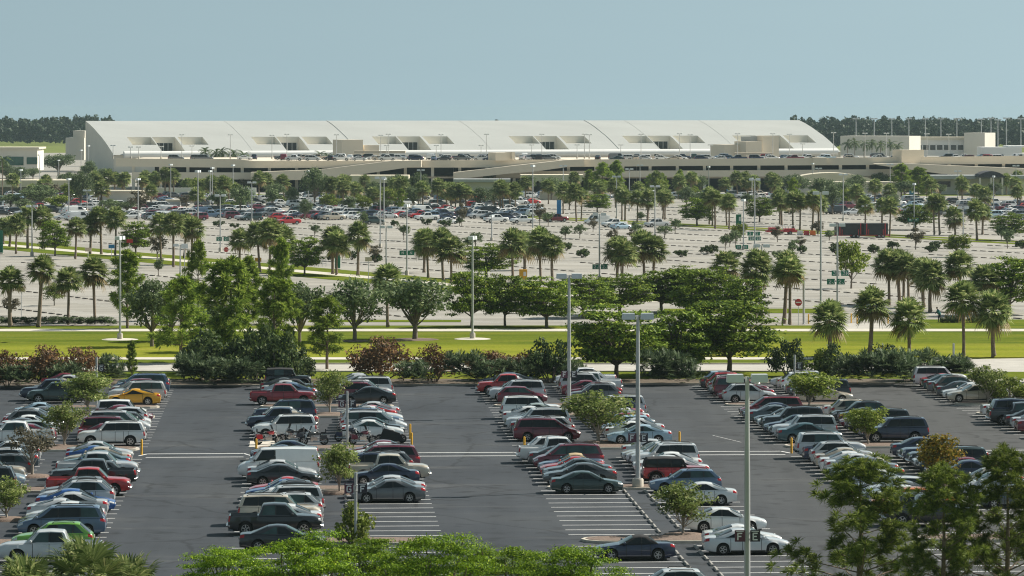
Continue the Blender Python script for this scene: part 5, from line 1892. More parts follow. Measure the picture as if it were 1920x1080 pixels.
# green section signs on posts
SG = [(1125, 500, 526, '2J'), (763, 474, 516, 'N'), (1567, 528, 580, '2J'), (1391, 463, 468, 'H'), (1415, 447, 472, '2H'), (418, 448, 476, '2S'), (1575, 512, 560, '3H'), (1712, 412, 432, 'M'), (1413, 438, 470, '2')]
for i, (px, pc, py, txt) in enumerate(sorted(SG)):
    x, y = gp(px, py)
    s = ppm(py)
    root = empty('section_sign', (x, y - .25, (py - pc) / s), 0)
    for sd in (-1, 1):
        m = MB()
        m.box((sd * .62, 0, 0), (1.0, .05, .72))
        p = m.build('sign_panel', MAT['sign_green'], root)
        t = MB()
        letters(t, txt, sd * .62 - .13 * len(txt), -.035, -.2, .4, thick=.2)
        t.build('lettering', MAT['sign_white'], p)
    m = MB()
    m.box((0, .04, 0), (.3, .05, .06))
    m.build('bracket', MAT['galv'], root)
    tag(root, 'pair of green section panels on a lot lamp post, %s from left' % ORD[i], 'sign', 'green section signs of the concrete lot')


def pillar(px, py, pt, w, mat, label, name='sign_pillar', cap=None, d=.5):
    x, y = gp(px, py)
    s = ppm(py)
    h = (py - pt) / s
    root = empty(name, (x, y, 0), 0)
    m = MB()
    m.box((0, 0, h / 2 + .1), (w / s, d, h - .2))
    m.build('panel', MAT[mat], root)
    m = MB()
    m.box((0, 0, .05), (w / s * 1.15, d * 1.4, .1))
    m.build('base', MAT['concrete'], root)
    m = MB()
    m.box((w / s * .2, -d / 2 - .012, h * .62), (w / s * .35, .02, h * .35))
    m.build('notice', MAT[cap or 'sign_white'], root)
    tag(root, label, 'sign')
    return root


pillar(633, 505, 477, 10, 'sign_green', 'tall green sign pillar under the palms left of the lot aisles', cap='sign_green')
pillar(1048, 416, 375, 8, 'sign_blue', 'tall blue sign pillar beside the dark red pickup', cap='sign_blue')
pillar(1385, 424, 402, 10, 'sign_green', 'green sign pillar by the right grass median')
pillar(2, 476, 432, 7, 'sign_green', 'green sign pillar cut by the left photo edge', cap='sign_green')
pillar(981, 527, 505, 15, 'yellow', 'yellow ticket machine with a white notice at an aisle end', 'ticket_machine', d=.6)
pillar(1367, 362, 350, 9, 'sign_blue', 'small blue sign board in front of the terminal roadway')
pillar(1709, 366, 356, 8, 'sign_blue', 'bright blue sign board behind the right parked cars')


def round_sign(px, pc, py, label, octagon, text):
    x, y = gp(px, py)
    s = ppm(py)
    z = (py - pc) / s
    root = empty('stop_sign' if octagon else 'no_entry_sign', (x, y, 0), 0)
    m = MB()
    m.tube([(0, .04, 0), (0, .04, z + .3)], .035, 6)
    m.build('post', MAT['galv'], root)
    n = 8 if octagon else 20
    m = MB()
    m.lathe([(.0, -.01), (.42, -.01), (.42, .01), (0, .01)], n, 'y', (0, 0, z))
    p = m.build('panel', MAT['sign_red'], root)
    m = MB()
    if octagon:
        letters(m, text, -.3, -.016, z - .1, .2, wide=.62, thick=.2)
    else:
        m.box((0, -.018, z), (.62, .01, .13))
    m.build('white_mark', MAT['sign_white'], p)
    tag(root, label, 'sign')


round_sign(424, 468, 497, 'red octagonal stop sign beside the left median palms', True, 'STOP')
round_sign(1497, 567, 610, 'round red no entry sign left of the gate post', False, '')
x, y = gp(1507, 608)
m = MB()
m.lathe([(.2, 0), (.2, .06), (.13, .08), (.13, 5.7), (.15, 5.75), (0, 5.8)], 12)
tag(m.build('gate_post', MAT['galv'], None, 50, (x, y, 0)), 'thick grey steel post beside the round no entry sign', 'post')
x, y = gp(1788, 674)
m = MB()
m.lathe([(.2, 0), (.2, .06), (.11, .08), (.11, 1.6), (0, 1.65)], 12)
tag(m.build('gate_post', MAT['galv'], None, 50, (x, y, 0)), 'short grey post standing at the road edge near the verge palms', 'post')
for px, py, pc, col, lab in ((484, 512, 487, 'yellow', 'small yellow warning sign right of the stop sign'), (209, 486, 462, 'sign_blue', 'small blue board under the left median palms'), (243, 486, 452, 'sign_red', 'small orange and white board left of the umbrella tree'),
                             (165, 490, 468, 'cream', 'small cream board at the left median foot path'), (40, 598, 542, 'cream', 'small cream sign board left of the hedge palms'), (691, 525, 486, 'cream', 'pale sign board on a post right of the green pillar'), (346, 530, 462, 'lamp_white', 'small white board on the double lamp in the left lot')):
    x, y = gp(px, py)
    s = ppm(py)
    z = (py - pc) / s
    root = empty('notice_board', (x, y, 0), 0)
    m = MB()
    m.tube([(0, .05, 0), (0, .05, z)], .05, 6)
    m.build('post', MAT['galv'], root)
    m = MB()
    m.box((0, 0, z), (1.0, .06, .62))
    MAT.setdefault('cream', plain('cream_board', (.6, .5, .36), .7, .1))
    m.build('panel', MAT[col], root)
    tag(root, lab, 'sign')
# pale guard rails by the median end
x, y = gp(590, 500)
root = empty('guard_rail', (x, y, 0), 0)
for k in range(7):
    m = MB()
    m.box((-1.8 + k * .6, 0, .6), (.06, .06, 1.2))
    m.build('post', MAT['galv'], root)
m = MB()
for z in (.5, 1.15):
    m.box((0, 0, z), (3.8, .05, .06))
m.build('rail', MAT['galv'], root)
tag(root, 'pale steel guard rail beside the green sign pillar', 'rail')

# ------------------------------------------------------------------ person by the gate shrubs (teal shirt, leaning forward)


def person(x, y, ang, label):
    root = empty('person', (x, y, 0), ang)
    J = [(0, 0, .95), (.08, 0, 1.15), (.2, 0, 1.38), (.27, 0, 1.5), (.33, 0, 1.58), (0, .1, .9), (.02, .11, .5), (-.06, .11, .06), (.1, .11, .03), (0, -.1, .9), (.12, -.11, .5), (.08, -.11, .06), (.24, -.11, .03), (.2, .2, 1.36), (.3, .25, 1.1), (.5, .22, .98), (.2, -.2, 1.36), (.32, -.25, 1.1), (.52, -.2, 1.0)]
    E = [(0, 1), (1, 2), (2, 3), (3, 4), (0, 5), (5, 6), (6, 7), (7, 8), (0, 9), (9, 10), (10, 11), (11, 12), (2, 13), (13, 14), (14, 15), (2, 16), (16, 17), (17, 18)]
    rad = [.15, .15, .17, .07, .09, .11, .08, .05, .04, .11, .08, .05, .04, .08, .055, .04, .08, .055, .04]
    me = bpy.data.meshes.new('body')
    me.from_pydata(J, E, [])
    o = inst('body', me, root)
    md = o.modifiers.new('skin', 'SKIN')
    for i, v in enumerate(me.skin_vertices[0].data):
        v.radius = (rad[i], rad[i])
        v.use_root = i == 0
    o.modifiers.new('sub', 'SUBSURF').levels = 1
    o.modifiers['sub'].render_levels = 1
    MAT['trousers'] = plain('dark_trousers', (.03, .035, .05), .9)
    me.materials.append(MAT['trousers'])
    MAT['skin'] = plain('skin', (.4, .24, .17), .6)
    MAT['shirt'] = plain('teal_shirt', (.03, .17, .17), .9)
    m = MB()
    m.lathe([(0, -.14), (.06, -.12), (.09, -.03), (.095, .05), (.07, .12), (0, .15)], 12, c=(.36, 0, 1.66))
    m.box((.45, 0, 1.65), (.04, .03, .04))
    m.build('head', MAT['skin'], root, 60)
    m = MB()
    m.lathe([(.15, .88), (.185, 1.0), (.19, 1.2), (.18, 1.35), (.1, 1.46)], 12)
    m.v = [(p[0] + (p[2] - .88) * .45, p[1] * 1.15, p[2]) for p in m.v]
    for sy in (1, -1):
        m.tube([(.2, sy * .19, 1.38), (.25, sy * .25, 1.22), (.3, sy * .26, 1.08)], [.1, .085, .075], 8)
    m.build('shirt', MAT['shirt'], root, 60)
    m = MB()
    m.lathe([(.11, 0), (.1, .06), (.05, .1), (0, .11)], 12, c=(.35, 0, 1.7))
    m.build('hair', MAT['dark'], root, 60)
    tag(root, label, 'person')


x, y = gp(1762, 604)
person(x, y, R(200), 'person in teal shirt leaning forward beside the dark shrubs')
for i, px in enumerate((1776, 1786, 1796, 1825, 1850)):
    x, y = gp(px, 605)
    plant('green_shrub', x, y, 1.0, 1.8, 'low dark shrub right of the teal shirted person, %s from left' % ORD[i], 'shrub', 'low shrubs beside the person', 'shrub', parts=('stems', 'leaves'))

# ------------------------------------------------------------------ cars far off
KINDS = ['sedan'] * 7 + ['crossover'] * 5 + ['suv'] * 5 + ['minivan'] * 2 + ['pickup'] * 5 + ['hatchback'] * 2 + ['van']
FCOL = ['white'] * 9 + ['silver'] * 7 + ['grey'] * 3 + ['charcoal'] * 3 + ['black'] * 4 + ['navy'] * 4 + ['maroon'] * 2 + ['red'] * 2 + ['tan'] * 2 + ['steel blue'] * 3 + ['dark green', 'pale blue']
cand = []
r2 = random.Random(21)
for b in [45.3 + 17.6 * i for i in range(-14, 14)]:
    for k in range(-230, 140):
        for sd in (1, -1):
            x, y = far(k * 2.72, b + sd * 3.3)
            if y < 820 or y > 1165:
                continue
            px = 960 + x * FPX / y
            py = HOR + CAM_H * FPX / y
            if not -20 < px < 1940:
                continue
            p = 0
            if px < 1010 and 369 < py < 414 - max(0, (px - 940)) * .1:
                p = .6 if py > 394 else .3
            if px < 130 and py > 404:
                p = 0
            if 1000 <= px < 1440 and py < 375:
                p = .55
            if px >= 1440 and py < 398 + (px - 1440) * .03:
                p = .4 if px < 1800 else .6
            if r2.random() < p:
                cand.append((y, x, sd))
# some single vehicles that stand apart
SINGLE = [(1042, 416, 'pickup', 'dark red', 0, 'dark red pickup truck beside the tall blue pillar'), (980, 419, 'pickup', 'white', math.pi, 'white pickup truck left of the dark red one in the far lot'), (1152, 426, 'pickup', 'white', math.pi, 'white pickup truck among small trees in the far lot'), (1232, 426, 'pickup', 'silver', math.pi, 'silver utility pickup by the right median'),
          (1165, 430, 'sedan', 'pale blue', 0, 'pale blue sedan in front of the white pickup in the far lot'), (1120, 421, 'van', 'white', math.pi, 'white van behind small trees in the far lot'), (540, 421, 'pickup', 'red', math.pi, 'red pickup truck in front of the far left cars'), (440, 411, 'suv', 'maroon', 0, 'maroon SUV in front of the far left cars'),
          (290, 399, 'pickup', 'white', math.pi, 'white pickup truck at the left front of the far cars'), (120, 412, 'sedan', 'silver', math.pi, 'silver sedan alone beneath the left median palms'), (655, 411, 'suv', 'white', math.pi, 'white SUV at the front of the far middle cars'), (800, 413, 'pickup', 'white', math.pi, 'white pickup truck at the front of the far middle cars'),
          (840, 420, 'sedan', 'white', 0, 'white sedan at the front of the far middle cars'), (930, 417, 'pickup', 'white', 0, 'white pickup truck with dark bed in the far middle'), (870, 408, 'pickup', 'navy', 0, 'navy pickup truck behind the white ones in the far middle'), (580, 396, 'van', 'white', 0, 'white cargo van behind the far left cars'),
          (700, 421, 'suv', 'dark green', 0, 'dark green SUV at the front of the far middle cars'), (245, 411, 'crossover', 'white', math.pi, 'white crossover left of the white pickup in the far lot')]
taken = []
for px, py, kd, colr, ang, lab in SINGLE:
    x, y = gp(px, py)
    o = inst(NAME_OF[kd], SMALL_ME[kd], None, (x, y, 0), (0, 0, ang + .46 + RND.uniform(-.1, .1)))
    o.color = c4(PAL[colr])
    tag(o, lab, {'pickup': 'pickup truck', 'suv': 'SUV', 'van': 'van'}.get(kd, 'car'), 'vehicles in the far concrete lot')
    taken.append((x, y))
cand = [c for c in cand if all(abs(c[1] - t[0]) + abs(c[0] - t[1]) > 7 for t in taken)]
# nearest in each column show most
cand.sort()
indiv, rest = [], []
colseen = {}
for y, x, sd in cand:
    px = 960 + x * FPX / y
    kx = int(px // 18)
    colseen[kx] = colseen.get(kx, 0) + 1
    (indiv if colseen[kx] <= 1 and len(indiv) < 72 else rest).append((y, x, sd, r2.choice(KINDS), r2.choice(FCOL)))
indiv.sort(key=lambda c: c[1] / c[0])
for i, (y, x, sd, kd, colr) in enumerate(indiv):
    o = inst(NAME_OF[kd], SMALL_ME[kd], None, (x, y, 0), (0, 0, math.atan2(EP.y, EP.x) + (math.pi if r2.random() < .5 else 0)))
    c = PAL[colr]
    o.color = c4(c)
    pv, nx = indiv[i - 1] if i else None, indiv[i + 1] if i + 1 < len(indiv) else None
    lab = 'small far %s %s' % (colr, LABEL_OF[kd])
    if pv and nx:
        lab += ' between %s %s and %s %s' % (pv[4], SHORT.get(pv[3], pv[3]), nx[4], SHORT.get(nx[3], nx[3]))
    lab += ' in the far lot'
    tag(o, lab, {'pickup': 'pickup truck', 'suv': 'SUV', 'van': 'van', 'minivan': 'minivan'}.get(kd, 'car'), 'vehicles in the far concrete lot')
# the rest, one object
PM = {}
for i, nme in enumerate(sorted(set(FCOL))):
    m_, nt_, b_ = newmat('distant_' + nme.replace(' ', '_') + '_paint')
    no = N(nt_, 'ShaderNodeTexNoise', Scale=.6)
    nt_.links.new(ramp(nt_, no.outputs['Fac'], [(.3, [q * .9 for q in PAL[nme]]), (.7, [q * 1.1 for q in PAL[nme]])]), b_.inputs['Base Color'])
    b_.inputs['Roughness'].default_value = .35
    b_.inputs['Coat Weight'].default_value = .6
    PM[nme] = (i, m_)
NP = len(PM)


def mass(name, lst, label):
    m = MB()
    for y, x, z, ang, kd, colr in lst:
        s = SMALL[kd]
        cs, sn = math.cos(ang), math.sin(ang)
        n = len(m.v)
        m.v.extend([(x + p[0] * cs - p[1] * sn, y + p[0] * sn + p[1] * cs, z + p[2]) for p in s.v])
        m.f.extend([tuple(q + n for q in f) for f in s.f])
        m.m.extend([PM[colr][0] if q == 0 else NP + q - 1 for q in s.m])
    tag(m.build(name, [PM[k][1] for k in sorted(PM)] + SMALL_MATS[1:], None, 35), label, 'cars', kind='stuff')


mass('distant_cars', [(y, x, 0, math.atan2(EP.y, EP.x), kd, colr) for y, x, sd, kd, colr in rest if r2.random() < .5], 'mass of small cars packed in the farthest part of the concrete lot')
# ------------------------------------------------------------------ terminal and roadway buildings
MAT['roof'] = plain('white_metal_roof', (.41, .42, .4), .5, .07, .08, stretch=(.25, 1, 1))
MAT['tanwall'] = plain('tan_concrete', (.72, .64, .52), .85, .06, .08)
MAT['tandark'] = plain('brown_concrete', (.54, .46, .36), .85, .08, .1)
MAT['pale'] = plain('pale_render', (.68, .65, .57), .8, .06, .1)
MAT['white'] = plain('white_cladding', (.74, .74, .72), .6, .05, .1)
MAT['cream'] = plain('cream_roofing', (.66, .6, .47), .8, .06, .1)
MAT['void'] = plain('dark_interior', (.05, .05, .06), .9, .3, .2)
MAT['greenglass'] = plain('green_glass', (.02, .09, .07), .1, .3, .3, spec=.6)
MAT['greyblue'] = plain('grey_blue_panel', (.4, .42, .42), .7, .06, .2)

TA = R(22)
E2, N2 = Vector((math.cos(TA), math.sin(TA))), Vector((-math.sin(TA), math.cos(TA)))
T0 = Vector(at(213, 292, 1600)[:2])
TL = 320.0
PROF = [(0, 7.0), (2.6, 8.25), (8.6, 10.8), (12.5, 12.35), (16.8, 13.9), (28, 17.4), (34, 19.0), (40, 20.3)]


def tw(s, d, z):
    p = T0 + E2 * s + N2 * d
    return p.x, p.y, z


def prof(d):
    return float(np.interp(d, [p[0] for p in PROF], [p[1] for p in PROF]))


def s_of(px, d):
    k = (px - 960) / FPX
    a = T0 + N2 * d
    return (k * a.y - a.x) / (E2.x - k * E2.y)


term = empty('terminal_building', (T0.x, T0.y, 0))
HOLES = []      # s0, s1, d0, d1
for c in (315, 548, 775, 1032, 1245, 1452):
    w = 23.5
    HOLES.append((s_of(c - 48 - w, 12.5), s_of(c - 48 + w - 2, 12.5), 8.6, 16.8))
    HOLES.append((s_of(c - 1 - w, 12.5), s_of(c - 1 + w - 4, 12.5), 2.6, 16.8))
    HOLES.append((s_of(c + 47 - w, 12.5), s_of(c + 47 + w, 12.5), 8.6, 16.8))
ss = sorted(set([0, TL] + [h[0] for h in HOLES] + [h[1] for h in HOLES] + list(np.linspace(0, TL, 30))))
dd = [p[0] for p in PROF]
m = MB()
for i in range(len(ss) - 1):
    for j in range(len(dd) - 1):
        sm_, dm_ = (ss[i] + ss[i + 1]) / 2, (dd[j] + dd[j + 1]) / 2
        if any(h[0] < sm_ < h[1] and h[2] < dm_ < h[3] for h in HOLES):
            continue
        m.add([tw(ss[i], dd[j], prof(dd[j])), tw(ss[i + 1], dd[j], prof(dd[j])), tw(ss[i + 1], dd[j + 1], prof(dd[j + 1])), tw(ss[i], dd[j + 1], prof(dd[j + 1]))], [(0, 1, 2, 3)])
off = Vector((T0.x, T0.y, 0))


def tbuild(mb, name, mat, smooth=None):
    mb.v = [(p[0] - off.x, p[1] - off.y, p[2]) for p in mb.v]
    return mb.build(name, mat, term, smooth)


# standing seams and the ridge cap
for px in (613, 1096, 1170, 1310, 860, 420):
    s = s_of(px, 40)
    w = .2 if px in (613, 1096) else .06
    hh = .16 if px in (613, 1096) else .06
    for j in range(len(dd) - 1):
        a, b = dd[j], dd[j + 1]
        m.add([tw(s - w, a, prof(a) + hh), tw(s + w, a, prof(a) + hh), tw(s + w, b, prof(b) + hh), tw(s - w, b, prof(b) + hh), tw(s - w, a, prof(a)), tw(s - w, b, prof(b)), tw(s + w, a, prof(a)), tw(s + w, b, prof(b))],
              [(0, 1, 2, 3), (0, 3, 5, 4), (1, 6, 7, 2)])
tbuild(m, 'roof', MAT['roof'])
m = MB()
for s0, s1, d0, d1 in HOLES:
    z0, z1 = prof(d0), prof(d1)
    m.add([tw(s0, d0, z0), tw(s1, d0, z0), tw(s1, d1, z0), tw(s0, d1, z0)], [(0, 1, 2, 3)])
    m.add([tw(s0, d1, z0), tw(s1, d1, z0), tw(s1, d1, z1), tw(s0, d1, z1)], [(0, 1, 2, 3)])
    for s in (s0, s1):
        ds = [q for q in dd if d0 <= q <= d1]
        m.add([tw(s, d1, z0)] + [tw(s, q, prof(q)) for q in ds], [tuple(range(len(ds) + 1))])
tbuild(m, 'roof_recess', MAT['pale'])
for s0, s1, d0, d1 in HOLES:
    if d0 < 3:
        m = MB()
        z0 = prof(d0)
        a, b = s0 + (s1 - s0) * .12, s1 - (s1 - s0) * .1
        m.add([tw(a, d1 - .06, z0 + .05), tw(b, d1 - .06, z0 + .05), tw(b, d1 - .06, z0 + 3.2), tw(a, d1 - .06, z0 + 3.2)], [(0, 1, 2, 3)])
        w_ = tbuild(m, 'window', MAT['glass'])
        m = MB()
        for k in range(5):
            q = a + (b - a) * k / 4
            m.add([tw(q - .12, d1 - .12, z0 + .05), tw(q + .12, d1 - .12, z0 + .05), tw(q + .12, d1 - .12, z0 + 3.2), tw(q - .12, d1 - .12, z0 + 3.2)], [(0, 1, 2, 3)])
        m.v = [(p[0] - off.x, p[1] - off.y, p[2]) for p in m.v]
        fr = m.build('mullions', MAT['galv'], w_)
m = MB()
for s, rev in ((0, 1), (TL, 0)):
    pts = [tw(s, d, prof(d)) for d in dd] + [tw(s, 40, 0), tw(s, 0, 0)]
    m.add(pts, [tuple(range(len(pts)))])
m.add([tw(0, 40, 0), tw(TL, 40, 0), tw(TL, 40, 20.3), tw(0, 40, 20.3)], [(0, 1, 2, 3)])
m.add([tw(0, 1.2, 0), tw(TL, 1.2, 0), tw(TL, 1.2, 7.6), tw(0, 1.2, 7.6)], [(0, 1, 2, 3)])
tbuild(m, 'wall', MAT['pale'])
m = MB()
m.tube([tw(4, -.6, 7.1), tw(TL / 2, -.6, 7.1), tw(TL - 2, -.6, 7.1)], 1.35, 12)
tbuild(m, 'eave_tube', MAT['white'], 60)
tag(term, 'very long white terminal with sloping metal roof and triple roof openings', 'terminal')


def bx(m, px0, px1, py0, py1, d, depth, rz=0.0, mi=0, face='c'):
    """box whose front face fills the photograph rectangle at distance d"""
    x0, _, z1 = at(px0, py0, d)
    x1, _, z0 = at(px1, py1, d)
    if rz == 0:
        m.box(((x0 + x1) / 2, d + depth / 2, (z0 + z1) / 2), (x1 - x0, depth, z1 - z0), mi=mi)
    else:
        w = (x1 - x0)
        c = Vector(((x0 + x1) / 2, d)) + Vector((-math.sin(rz), math.cos(rz))) * depth / 2
        m.box((c.x, c.y, (z0 + z1) / 2), (w, depth, z1 - z0), rz, mi)


def simple(name, label, cat, pieces, group=None):
    """pieces: (part, material, [(px0,px1,py0,py1,d,depth,rz)])"""
    root = empty(name, (0, 0, 0))
    d0 = pieces[0][2][0]
    c = at((d0[0] + d0[1]) / 2, d0[3], d0[4])
    root.location = (c[0], c[1], 0)
    for part, mat, rects in pieces:
        for r in rects:
            m = MB()
            bx(m, *r)
            m.v = [(p[0] - c[0], p[1] - c[1], p[2]) for p in m.v]
            m.build(part, MAT[mat], root)
    return tag(root, label, cat, group)


ROT = R(22)
simple('annex_building', 'pale stepped block at the left end of the white terminal', 'building', [('wall', 'pale', [(123, 158, 258, 300, 1640, 18), (137, 159, 245, 258.3, 1641, 14)])])
simple('entrance_block', 'tan stepped block standing before the terminal roof, left of centre', 'building', [('wall', 'tanwall', [(640, 682, 262, 306, 1480, 10, ROT), (682, 712, 272, 306, 1485, 9, ROT)]), ('canopy', 'tandark', [(664, 760, 283, 287.5, 1470, 6)])])
simple('entrance_block', 'tan stepped block standing before the terminal roof, at the right', 'building', [('wall', 'tanwall', [(1356, 1395, 271, 300, 1500, 12, ROT), (1397, 1430, 265, 300, 1497, 10, ROT), (1428, 1462, 255, 300, 1505, 10, ROT)]), ('louvre', 'greyblue', [(1391, 1427, 256, 270, 1508, 6)]), ('canopy', 'tandark', [(1378, 1450, 286, 290, 1485, 6)])])
simple('office_block', 'white windowless block right of the terminal with sunlit end wall', 'building', [('wall', 'pale', [(1572, 1708, 255, 292, 1800, 16, R(-24))])])
simple('concourse', 'low white concourse with a dark window band at right', 'building', [('wall', 'white', [(1714, 1850, 262, 292, 1830, 20)]), ('roof', 'cream', [(1712, 1852, 257, 262, 1829, 22)]), ('window', 'glass', [(1718 + 13 * k, 1728 + 13 * k, 272, 281, 1829.9, .2) for k in range(10)])])
simple('stair_tower', 'white tower with curved top rising above the low concourse', 'building', [('wall', 'pale', [(1806, 1848, 249, 292, 1822, 12, R(-30))])])
simple('hangar', 'low white hangar roof cut by the right photo edge', 'building', [('wall', 'white', [(1842, 1916, 276, 292, 1700, 20), (1890, 1935, 273, 276.5, 1702, 18)])])
simple('service_building', 'pale flat roofed building with green glass at the left edge', 'building', [('wall', 'pale', [(-30, 70, 279, 320, 1450, 20)]), ('roof', 'cream', [(-32, 73, 276, 279.5, 1449, 22)]), ('window', 'greenglass', [(6, 44, 294, 310, 1449.8, .3), (50, 70, 295, 308, 1449.8, .3)])])
simple('canopy_building', 'long cream canopy on posts at the left edge', 'building', [('roof', 'cream', [(-20, 176, 338, 351, 1180, 16)]), ('wall', 'pale', [(-20, 176, 351.4, 367, 1190, 5)]), ('column', 'pale', [(20, 23, 351.2, 372, 1181, .6), (80, 83, 351.2, 372, 1181, .6), (130, 133, 351.2, 372, 1181, .6)])])
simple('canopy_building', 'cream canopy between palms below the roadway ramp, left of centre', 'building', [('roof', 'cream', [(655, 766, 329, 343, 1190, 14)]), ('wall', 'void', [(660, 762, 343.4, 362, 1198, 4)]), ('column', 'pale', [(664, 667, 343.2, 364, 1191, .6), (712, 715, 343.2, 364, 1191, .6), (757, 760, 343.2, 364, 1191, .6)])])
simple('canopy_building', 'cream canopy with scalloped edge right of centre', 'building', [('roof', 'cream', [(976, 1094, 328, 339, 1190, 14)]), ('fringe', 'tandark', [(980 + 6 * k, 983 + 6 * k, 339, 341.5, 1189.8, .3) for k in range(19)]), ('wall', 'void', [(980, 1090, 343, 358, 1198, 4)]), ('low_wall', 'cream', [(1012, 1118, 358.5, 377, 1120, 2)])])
# arched canopy at right
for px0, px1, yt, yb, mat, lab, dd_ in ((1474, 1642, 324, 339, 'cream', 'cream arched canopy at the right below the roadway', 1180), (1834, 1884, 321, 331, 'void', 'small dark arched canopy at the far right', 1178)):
    n = 13
    up = []
    for k in range(n):
        t = k / (n - 1)
        x, _, z = at(px0 + (px1 - px0) * t, yb - (yb - yt) * math.sin(math.pi * t) ** .7, dd_)
        up.append((x, z))
    lo = [(up[-1][0], up[-1][1] - .3), (up[0][0], up[0][1] - .3)]
    x0 = up[0][0]
    root = empty('arched_canopy', (x0, dd_, 0))
    m = MB()
    m.prism([(x - x0, z) for x, z in up + lo], 0, 12)
    m.build('roof', MAT[mat], root)
    for k in (1, 6, 11):
        m = MB()
        m.box((up[k][0] - x0, .6, (up[k][1] - .5) / 2), (.5, .5, up[k][1] - .5))
        m.build('column', MAT['pale'], root)
    tag(root, lab, 'canopy')
simple('low_building', 'low grey flat roofed building under the right canopies', 'building', [('wall', 'pale', [(1745, 1925, 336, 366, 1190, 10)]), ('roof', 'greyblue', [(1742, 1928, 329, 335.6, 1186, 14)]), ('window', 'glass', [(1752, 1782, 340, 350, 1189.8, .3)])])
simple('low_building', 'pale wall building behind the dark trees at right', 'building', [('wall', 'pale', [(1480, 1690, 344, 372, 1160, 6)]), ('parapet', 'cream', [(1478, 1692, 341, 344, 1159, 8)])])
simple('low_building', 'grey flat roofed shed between palms left of centre', 'building', [('wall', 'pale', [(852, 955, 342, 358, 1188, 8)]), ('roof', 'greyblue', [(850, 957, 336, 341.6, 1186, 12)])])
simple('white_wall', 'long low white wall behind the distant left palms', 'wall', [('wall', 'white', [(268, 480, 352, 368, 1175, 1)])])
simple('white_wall', 'long low white wall behind the middle palms', 'wall', [('wall', 'pale', [(590, 760, 362, 379, 1150, 1)])])
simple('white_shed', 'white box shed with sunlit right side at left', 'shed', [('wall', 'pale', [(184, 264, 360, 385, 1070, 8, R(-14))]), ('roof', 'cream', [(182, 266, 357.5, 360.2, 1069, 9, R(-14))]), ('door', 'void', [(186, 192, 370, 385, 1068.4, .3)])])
simple('cargo_container', 'long pale teal container among the far left cars', 'container', [('body', 'greyblue', [(270, 338, 378, 389, 1040, 3)]), ('roof', 'cream', [(310, 345, 374.5, 378.2, 1040, 3)])])

# elevated roadway / parking deck
deck = empty('parking_deck', (0, 1230, 0))


def pz(pts, d):
    return [(at(px, py, d)[0], at(px, py, d)[2]) for px, py in pts]


def dprism(name, pts, d, depth, mat):
    m = MB()
    m.prism(pz(pts, d), d - 1230, d - 1230 + depth)
    m.build(name, MAT[mat], deck)


dprism('parapet', [(217, 297), (440, 298), (480, 302), (760, 301), (960, 299.5), (1300, 298), (1700, 294.5), (1940, 292), (1940, 307), (1700, 309), (1300, 311), (960, 314), (480, 315), (217, 312)], 1230, .5, 'tanwall')
dprism('parapet', [(248, 322.5), (600, 324), (600, 337), (248, 336)], 1230, .5, 'tanwall')
dprism('parapet', [(930, 321), (1440, 319), (1700, 317), (1700, 330), (1440, 331), (930, 333)], 1230, .5, 'tanwall')
dprism('ramp', [(470, 323), (600, 318), (735, 301.5), (790, 300.7), (790, 313.5), (765, 314), (690, 325), (600, 337.5), (470, 337.5)], 1222, 7.5, 'tanwall')
dprism('ramp', [(850, 323.5), (960, 311), (1060, 300), (1095, 298.5), (1095, 311.5), (1065, 313), (1000, 322), (960, 325), (850, 336.5)], 1222, 7.5, 'tanwall')
dprism('ramp', [(1640, 307), (1690, 306), (1750, 309), (1940, 316.5), (1940, 330), (1850, 330), (1765, 326), (1645, 309.5)], 1222, 7.5, 'tanwall')
for px0, px1, py0, py1 in ((1525, 1550, 295.5, 309.5), (1688, 1735, 281, 309), (960, 966, 285, 299), (928, 964, 286, 301)):
    m = MB()
    bx(m, px0, px1, py0, py1, 1229, 6, ROT if px0 != 1525 else 0)
    m.v = [(p[0], p[1] - 1230, p[2]) for p in m.v]
    m.build('stair_tower', MAT['tanwall'], deck)
m = MB()
x0, x1 = at(219, 300, 1231)[0], at(1960, 300, 1260)[0]
m.box(((x0 + x1) / 2, 45, 9.05), (x1 - x0, 88, .6))
m.build('upper_slab', MAT['tanwall'], deck)
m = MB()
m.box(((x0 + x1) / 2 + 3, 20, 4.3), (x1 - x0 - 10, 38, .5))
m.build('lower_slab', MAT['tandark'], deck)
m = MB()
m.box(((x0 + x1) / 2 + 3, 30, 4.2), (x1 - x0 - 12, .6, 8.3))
m.build('back_wall', MAT['void'], deck)  # shade of the open deck levels put into the wall's dark grey
for k in range(34):
    px = 250 + k * 51
    x = at(px, 300, 1231)[0]
    m = MB()
    m.box((x, 1.6, 4.3), (.9, .9, 8.7))
    m.build('column', MAT['pale'], deck)
tag(deck, 'long tan two storey parking deck with ramps in front of the terminal', 'parking deck')
r3 = random.Random(5)
lst = []
for row, yy in enumerate((1236, 1242, 1258, 1264)):
    x = at(425, 300, yy)[0]
    while x < at(1930, 300, yy)[0]:
        px = 960 + x * FPX / yy
        if r3.random() < (.22 if px < 500 else .72 if px < 970 else .25 if px < 1130 else .6) and not (1680 < px < 1745) and not (925 < px < 970 and yy < 1240):
            ang = R(90) if r3.random() < .25 else (0 if r3.random() < .5 else math.pi)
            kd = r3.choice(KINDS)
            lst.append((yy, x + 2.6, 9.35, ang + r3.uniform(-.1, .1), kd, r3.choice(FCOL)))
            x += 5.6 if abs(ang - R(90)) > .3 else 3.0
        else:
            x += 3
for px in (1075 - 68, 1103 - 75, 330, 372, 385):
    lst.append((1236, at(px, 300, 1236)[0], 9.35, 0, 'suv', 'grey'))
mass('deck_cars', lst, 'rows of tiny cars parked on top of the tan parking deck')

